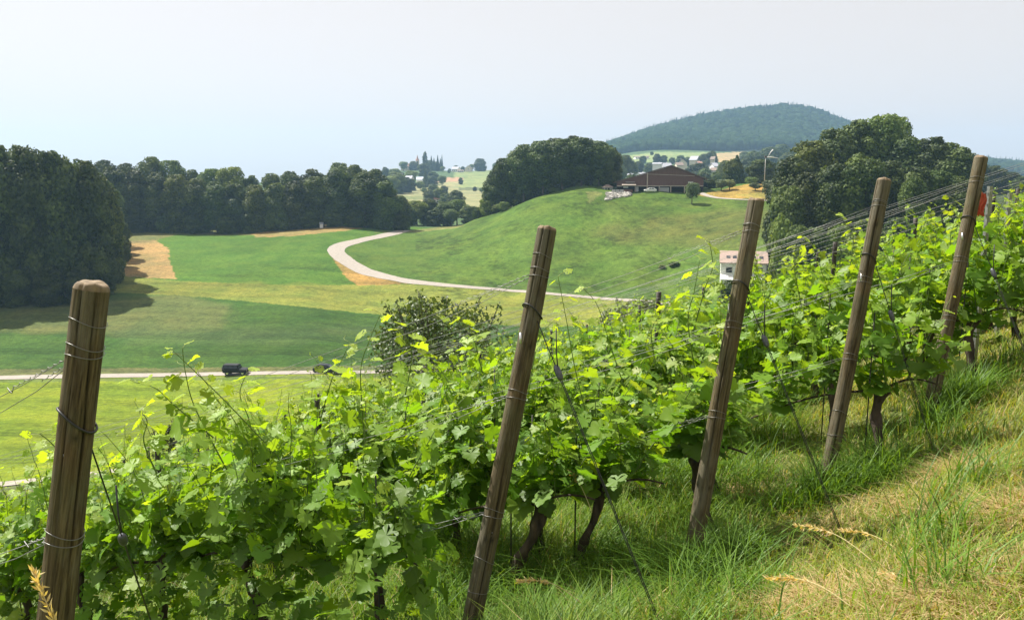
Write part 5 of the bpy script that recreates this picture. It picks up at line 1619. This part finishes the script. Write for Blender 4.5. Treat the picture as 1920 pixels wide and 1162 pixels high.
# ---- trellis wires
def row_ground(S0, t): 
    xy = S0 + ROW_DIR * t
    return np.array([xy[0], xy[1], gz(*xy)])
for i in range(9):
    S0 = ROWS[i]
    L = 22.5
    for lv in range(3):
        if i < 5:
            a = POST_B[i] + (POST_T[i] - POST_B[i]) * (1 - WIRE_F[i][lv])
        else:
            a = row_ground(S0, 0) + np.array([.1, 0, (1.86 - .06 * (i % 2), 1.52 + .07 * (i % 3), .82)[lv]])
        hgt = a[2] - gz(*S0)
        for pr in range(2 if i < 5 else 1):
            if i >= 5 and lv == 2: continue
            off = np.array([0, 0, -.010 - .045 * pr]) + np.array([ROW_DIR[1], -ROW_DIR[0], 0]) * (.02 if pr else -.02)
            pts = [a + np.array([ROW_DIR[0], ROW_DIR[1], 0]) * .05 + off * .3]
            for t in (.6, 1.5, 3.0, 5.5, 8, 11, 14, 16.5, 19.5, L):
                p = row_ground(S0, t)
                tgt = p + np.array([0, 0, hgt - .03])
                # straight from the post at first, then parallel to the slope
                lin = a + VR3 * t / np.linalg.norm(VR3[:2])
                f = min(1, max(0, (t - 3) / 8))
                q = lin * (1 - f) + tgt * f
                pts.append(q + off * (1 if t > .5 else .5) + np.array([0, 0, -.012 * math.sin(t)]))
            pts = resample(np.array(pts), 60)
            g = Geo(); g.tube(pts, .0015, 5)
            if i < 3:
                # twisted return strand next to the post
                u = np.linspace(0, (.45 if pr == 0 else .3) if lv == 0 else .16, 90 if lv == 0 else 34)
                d = unit(pts[3] - pts[0])
                n1 = unit(np.cross(d, [0, 0, 1])); n2 = np.cross(d, n1)
                P = pts[0] + u[:, None] * d + .0031 * (np.cos(u * 150)[:, None] * n1 + np.sin(u * 150)[:, None] * n2)
                g.tube(P, .0014, 5)
                if pr == 0 and i < 3:
                    e0 = P[-1]
                    g.tube([e0, e0 + d * .03 + n2 * .02, e0 + d * .05 - n2 * .005, e0 + d * .02 - n2 * .03 - np.array([0, 0, .05])], .0019, 5)
            o = g.obj('trellis_wire', M['wire'])
            prep(o, '%s strand of the %s wire pair, %s' % (('upper', 'lower')[pr], wire_names[lv], ROWNAME[i]), 'wire', 'trellis wires of the ' + ROWNAME[i])

# ---- slim posts inside the rows
def slim_post_proto():
    rng = np.random.default_rng(77)
    g = Geo()
    z = np.linspace(-.1, 1.62, 16)
    g.tube(np.stack([.006 * np.sin(z * 3), .006 * np.cos(z * 2), z], -1), .028 * np.ones(16), 9, wob=.04, rng=rng)
    h = Geo()
    for zz in (.75, 1.2, 1.55):
        t = np.linspace(0, 2 * np.pi, 14)
        h.tube(np.stack([.031 * np.cos(t), .031 * np.sin(t), zz + .004 * np.cos(t)], -1), .0022, 5, cap=False)
    return g.mesh('shaft', simple('dark_post_wood', (0.05, 0.042, 0.036), .8, .5, 14, stretch=(3, 3, .4))), h.mesh('wire_loop', M['tie'])
SP = slim_post_proto()
for i in range(NROW):
    k = 0
    for t in (5.3, 10.6, 15.8, 21.0):
        k += 1
        p = row_ground(ROWS[i], t + vrng.uniform(-.3, .3))
        if not in_view(*p, 60): continue
        e = empty('row_post', tuple(p), vrng.uniform(0, 6), 'slim dark row post, %s down the %s' % (ordw(k), ROWNAME[i]), 'post', 'slim posts inside the vine rows')
        e.rotation_euler = (vrng.uniform(-.04, .04), vrng.uniform(-.04, .04), vrng.uniform(0, 6))
        mesh_obj('shaft', SP[0], e); mesh_obj('wire_loop', SP[1], e)
def metal_post(px, py, y, top, label):
    p = pt(px, py, y); z0 = gz(p[0], p[1])
    h = float(z_of(top, y)) - z0
    r = empty('metal_post', (p[0], p[1], z0), .4, label, 'post')
    g = Geo()
    V = [(-.022, -.014), (.022, -.014), (.022, -.009), (-.017, -.009), (-.017, .014), (-.022, .014)]
    n = len(V)
    W = [(x, y_, z) for z in (-.1, h) for x, y_ in V]
    g.add(W, [np.array([(k, (k + 1) % n, n + (k + 1) % n, n + k) for k in range(n)])])
    g.add([(x, y_, h) for x, y_ in V], np.array([(0, 1, 2, 3), (0, 3, 4, 5)]))
    g.obj('rail', M['wire'], r, smooth=False)
    g = Geo()
    for q in range(9): g.box(-.028, -.022, -.004, .004, h - .08 - q * .1, h - .06 - q * .1)
    g.obj('hooks', M['tie'], r, smooth=False)
metal_post(1852, 400, 7.5, 349, 'grey metal row post just right of the rightmost thick post')
metal_post(1816, 400, 8.6, 338, 'grey metal row post just left of the rightmost thick post')
metal_post(1888, 420, 8.8, 362, 'slim grey metal stake near the right edge of the picture')

def cloth():
    rng = np.random.default_rng(4)
    c = pt(1839, 384, 7.0)
    g = Geo()
    n, m_ = 10, 16
    V = []
    for a in range(m_):
        for b in range(n):
            s, t = b / (n - 1) - .5, a / (m_ - 1)
            V.append((c[0] + s * .085 * (1 - .3 * t) + .012 * math.sin(t * 7), c[1] + .022 * math.sin(s * 16 + t * 5), c[2] + .10 - t * .19 + .01 * math.cos(s * 9)))
    F = [(a * n + b, a * n + b + 1, (a + 1) * n + b + 1, (a + 1) * n + b) for a in range(m_ - 1) for b in range(n - 1)]
    g.add(V, np.array(F)); g.add(np.array(V) + [0, .006, 0], np.array(F)[:, ::-1])
    prep(g.obj('marker_cloth', simple('orange_red_cloth', (0.55, 0.10, 0.05), .8, .2, 20)), 'orange red cloth tied to the wire behind the rightmost post', 'cloth')
cloth()

# ------------------------------------------------------------------ bushes beyond the vineyard
def leafy_bush(px, y, top, w_px, seed, label, tone='dark', nl=40, nc=9000, size=.032, name='bush'):
    rng = np.random.default_rng(seed)
    p = stand(px, y)
    h = float(z_of(top, y)) - p[2]; w = w_px / FPX * y
    r = empty(name, tuple(p), 0, label, 'bush')
    r.scale = (w, w, h)
    g = broad_crown(rng, base=-.02, nl=nl, nc=nc, size=size, tone=tone, prof='vase', rough=.5, asp=1.0)
    # loose twigs sticking out of the top
    sg = trunk_geo(rng, .6, .012, 12, .3)
    for q in range(16):
        a = rng.random() * 6.28; rr = .36 * math.sqrt(rng.random())
        b = np.array([rr * math.cos(a), rr * math.sin(a), .72])
        e = b + np.array([math.cos(a) * .10, math.sin(a) * .10, rng.uniform(.18, .34)])
        P = np.array([b * (1 - s) + e * s for s in np.linspace(0, 1, 6)])
        sg.tube(P, np.linspace(.006, .002, 6), 5)
        k = 26
        u = rng.random(k)[:, None]
        lo, hi = map(np.array, GREENS[tone]); m = rng.random((k, 1))
        scatter_cards(g, b * (1 - u) + e * u + rng.normal(0, .016, (k, 3)), rng.standard_normal((k, 3)) + [0, 0, .6], size * rng.uniform(.7, 1.2, k), lo * (1 - m) + hi * m, rng)
    g.obj('foliage', M['bush_leaf'], r, smooth=False)
    sg.obj('branches', M['bark'], r)
leafy_bush(824, 31, 560, 262, 61, 'large dull green bush behind the vines left of the second post', 'olive', 70, 7500, .030)
leafy_bush(1185, 36, 566, 150, 62, 'grey green bush behind the vines between second and third post', 'grey', 30, 6000, .036)
leafy_bush(322, 40, 800, 62, 63, 'small dark bush low on the slope right of the leftmost post', 'dark', 22, 2500, .06)

# ------------------------------------------------------------------ grass of the vineyard floor
def grass():
    rng = np.random.default_rng(31)
    def field(n, y0, y1, pw):
        y = y0 + (y1 - y0) * rng.random(n) ** pw
        u = rng.uniform(-.75, .95, n)
        return u * y, y
    def dry_at(x, y):
        """where the strip was mown and lies yellow: outside the line of the end posts, to the right"""
        d = (x - POST_B[3][0]) * .545 * 0 + 0
        # distance outwards from the post line
        bx, by = POST_B[2][0], POST_B[2][1]
        nx, ny = -ROW_DIR[0], -ROW_DIR[1]
        s = (x - bx) * nx + (y - by) * ny
        along = (x - bx) * .79 + (y - by) * .61
        v = vnoise(x + 50, y + 50, .5, 41)
        return np.clip((s - .02 + (v - .5) * .8 + np.clip(along * .12, -.25, .25)) / .35, 0, 1)
    g = Geo()
    def blades(x, y, h, w, bend, col, lie=None):
        n = len(x)
        z = terr(x, y)
        a = rng.random(n) * 2 * np.pi
        # blades lean preferably downhill and away from the wind
        dx, dy = np.cos(a) + .25, np.sin(a) - .1
        l = np.hypot(dx, dy) + 1e-6; dx, dy = dx / l, dy / l
        px_, py_2 = -dy, dx
        ts = np.array([0, .4, .75, 1.0])
        V = np.zeros((n, 7, 3))
        for k, t in enumerate(ts):
            out = h * bend * t ** 2
            up = h * (t - .35 * bend * t ** 2.2)
            if lie is not None: up = up * (1 - lie) + .012 * lie * (1 + 3 * rng.random(n)); 
            ww = w * (1 - t ** 1.5) * .5 + .0003
            cx_, cy_2, cz = x + dx * out, y + dy * out, z - .01 + up
            if k < 3:
                V[:, 2 * k] = np.stack([cx_ - px_ * ww, cy_2 - py_2 * ww, cz], -1)
                V[:, 2 * k + 1] = np.stack([cx_ + px_ * ww, cy_2 + py_2 * ww, cz], -1)
            else: V[:, 6] = np.stack([cx_, cy_2, cz], -1)
        o = (np.arange(n) * 7)[:, None]
        g.add(V.reshape(-1, 3), [np.concatenate([o + [[0, 1, 3, 2]], o + [[2, 3, 5, 4]]], 0), o + [[4, 5, 6]]], np.repeat(col, 7, axis=0))
    lush_lo, lush_hi = np.array((.05, .135, .010)), np.array((.20, .34, .025))
    yel_lo, yel_hi = np.array((.15, .22, .03)), np.array((.37, .40, .075))
    straw = np.array((.46, .36, .18))
    # near field
    for n, y0, y1, pw, hs, ws in ((142000, 1.6, 9.0, 1.0, 1.0, 1.0), (68000, 7.0, 18, 1.0, 1.0, 1.7), (26000, 14, 34, 1.0, 1.05, 3.2)):
        x, y = field(n, y0, y1, pw)
        d = dry_at(x, y)
        v = vnoise(x, y, .35, 43); v2 = vnoise(x, y, 1.1, 44)
        keep = rng.random(n) < (1 - .12 * d) * (.45 + .8 * v)
        x, y, d, v, v2 = x[keep], y[keep], d[keep], v[keep], v2[keep]
        k = len(x)
        h = hs * rng.uniform(.12, .40, k) * (1 - .55 * d) * (.55 + .8 * v2)
        m = np.clip(rng.random(k) * .8 + .2 * v, 0, 1)[:, None]
        cl = lush_lo * (1 - m) + lush_hi * m; cyel = yel_lo * (1 - m) + yel_hi * m
        mixd = np.clip(.18 + .62 * d + .55 * (v2 - .5) + rng.normal(0, .16, k), 0, 1)[:, None]
        col = cl * (1 - mixd) + cyel * mixd
        st = rng.random(k) < (.05 + .13 * d)
        col[st] = straw * rng.uniform(.7, 1.2, (st.sum(), 1))
        blades(x, y, h, ws * rng.uniform(.004, .0085, k), rng.uniform(.25, 1.3, k), col)
    o = g.obj('grass', M['grass_blade'])
    prep(o, 'lush green and yellowing grass under the vines', 'grass', kind='stuff')
    # lush tussocks at the feet of posts and trunks
    g = Geo()
    for i in range(5):
        for q in range(2600):
            pass
    X, Y = [], []
    for i in range(1, 5):
        b = POST_B[i]
        for q in range(5):
            c = b[:2] + np.array([rng.uniform(-.15, .45), rng.uniform(-.25, .2)])
            k = 240
            X.append(c[0] + rng.normal(0, .10, k)); Y.append(c[1] + rng.normal(0, .09, k))
    for q in range(130):
        y0 = rng.uniform(2.2, 8); c = np.array([rng.uniform(-.1, .7) * y0, y0])
        if dry_at(c[:1], c[1:])[0] > .45 and rng.random() < .8: continue
        k = 110
        X.append(c[0] + rng.normal(0, .11, k)); Y.append(c[1] + rng.normal(0, .10, k))
    X = np.concatenate(X); Y = np.concatenate(Y)
    k = len(X)
    m = rng.random((k, 1))
    blades(X, Y, rng.uniform(.18, .50, k), rng.uniform(.005, .010, k), rng.uniform(.4, 1.5, k), np.array((.055, .135, .015)) * (1 - m) + np.array((.17, .30, .035)) * m)
    o = g.obj('tussock_grass', M['grass_blade'])
    prep(o, 'long dark green tussocks bending over at the post feet', 'grass', kind='stuff')
    # cut straw lying on the mown strip
    g = Geo()
    X, Y = [], []
    for (cx_, cy_2, s, k) in [near + (s_, kk) for near, s_, kk in [((tuple(near_cast(1720, 1135))), .16, 1100), ((tuple(near_cast(1905, 960))), .14, 700), ((tuple(near_cast(1540, 1125))), .12, 600), ((tuple(near_cast(1790, 880))), .14, 600), ((tuple(near_cast(1380, 930))), .10, 300), ((tuple(near_cast(1010, 1130))), .09, 260), ((tuple(near_cast(1860, 1120))), .2, 800), ((tuple(near_cast(1650, 960))), .2, 500)]]:
        X.append(cx_ + rng.normal(0, s, k)); Y.append(cy_2 + rng.normal(0, s, k))
    x, y = field(9000, 2.0, 8, 1.0)
    d = dry_at(x, y); kk = rng.random(len(x)) < d * .5 + .04
    X.append(x[kk]); Y.append(y[kk])
    X = np.concatenate(X); Y = np.concatenate(Y); k = len(X)
    m = rng.random((k, 1))
    blades(X, Y, rng.uniform(.08, .24, k), rng.uniform(.003, .007, k), rng.uniform(.9, 1.4, k), np.array((.30, .21, .09)) * (1 - m) + np.array((.60, .48, .26)) * m, lie=rng.uniform(.75, 1.0, k))
    o = g.obj('cut_straw', M['grass_blade'])
    prep(o, 'pale dry cut straw lying on the mown strip', 'straw', kind='stuff')
    # seed heads: single dry stalks
    g0 = np.random.default_rng(9)
    SH = [((-10, 1010, 60, 1200), None)]
    def stalk(p0, p1, y0, y1, label, sag=.05):
        a, b = pt(*p0, y0), pt(*p1, y1)
        r = empty('seed_stalk', tuple(a), 0, label, 'grass stalk', 'dry seed headed grass stalks')
        u = np.linspace(0, 1, 16)
        P = (b - a) * u[:, None] + np.array([0, 0, 1]) * (sag * np.sin(np.pi * u))[:, None]
        g = Geo(); g.tube(P, np.linspace(.0024, .0010, 16), 5, (.55, .46, .22)); g.obj('stem', M['stem'], r)
        h = Geo()
        k = 90
        t = .5 + .5 * g0.random(k)
        C = np.stack([np.interp(t, u, P[:, q]) for q in range(3)], -1)
        d = unit(P[-1] - P[8])
        D = unit(d + g0.normal(0, .5, (k, 3)))
        ln = g0.uniform(.016, .038, k)[:, None]
        S_ = unit(np.cross(D, g0.standard_normal((k, 3)))) * .0034
        V = np.stack([C - S_ * .4, C + D * ln * .5 + S_, C + D * ln, C + D * ln * .5 - S_], 1)
        o = (np.arange(k) * 4)[:, None]
        m = g0.random((k, 1))
        h.add(V.reshape(-1, 3), o + [[0, 1, 2, 3]], np.repeat(np.array((.50, .38, .16)) * (1 - m) + np.array((.72, .60, .32)) * m, 4, axis=0))
        h.obj('seed_head', M['grass_blade'], r)
    stalk((150, 1300), (62, 1072), 2.0, 2.15, 'dry seed stalk crossing the foot of the leftmost post', .02)
    stalk((1640, 1055), (1492, 985), 3.5, 3.9, 'straw coloured seed stalk lying left on the mown strip edge')
    stalk((1710, 1050), (1570, 995), 3.6, 4.1, 'straw coloured seed stalk just right of the left lying one')
    stalk((1790, 1190), (1652, 1073), 2.9, 3.2, 'pale broken seed stalk over the straw heap')
    stalk((1600, 1140), (1440, 1085), 2.9, 3.2, 'yellow seed stalk at the bottom centre of the mown strip')
    stalk((1110, 960), (1062, 880), 4.6, 4.9, 'thin seed stalk bending in grass right of the second post')
    stalk((1090, 1130), (975, 1090), 3.6, 3.8, 'arched seed stalk beside the trunks of the second post')
    stalk((1920, 850), (1872, 800), 5.2, 5.4, 'rusty brown seed stalk at the right edge', .03)
grass()

# ------------------------------------------------------------------ air
def haze():
    g = Geo()
    g.box(-3400, 3400, -3400, 3400, float(gzv.min()) - 1, 212)
    m = bpy.data.materials.new('haze')
    m.use_nodes = True
    nt = m.node_tree
    nt.nodes.clear()
    out = nt.nodes.new('ShaderNodeOutputMaterial')
    v = nt.nodes.new('ShaderNodeVolumePrincipled')
    v.inputs['Color'].default_value = (0.43, 0.68, 1.0, 1)
    v.inputs['Density'].default_value = 0.000175
    v.inputs['Anisotropy'].default_value = 0.15
    nt.links.new(v.outputs[0], out.inputs['Volume'])
    prep(g.obj('haze', m, smooth=False), kind='stuff')
haze()
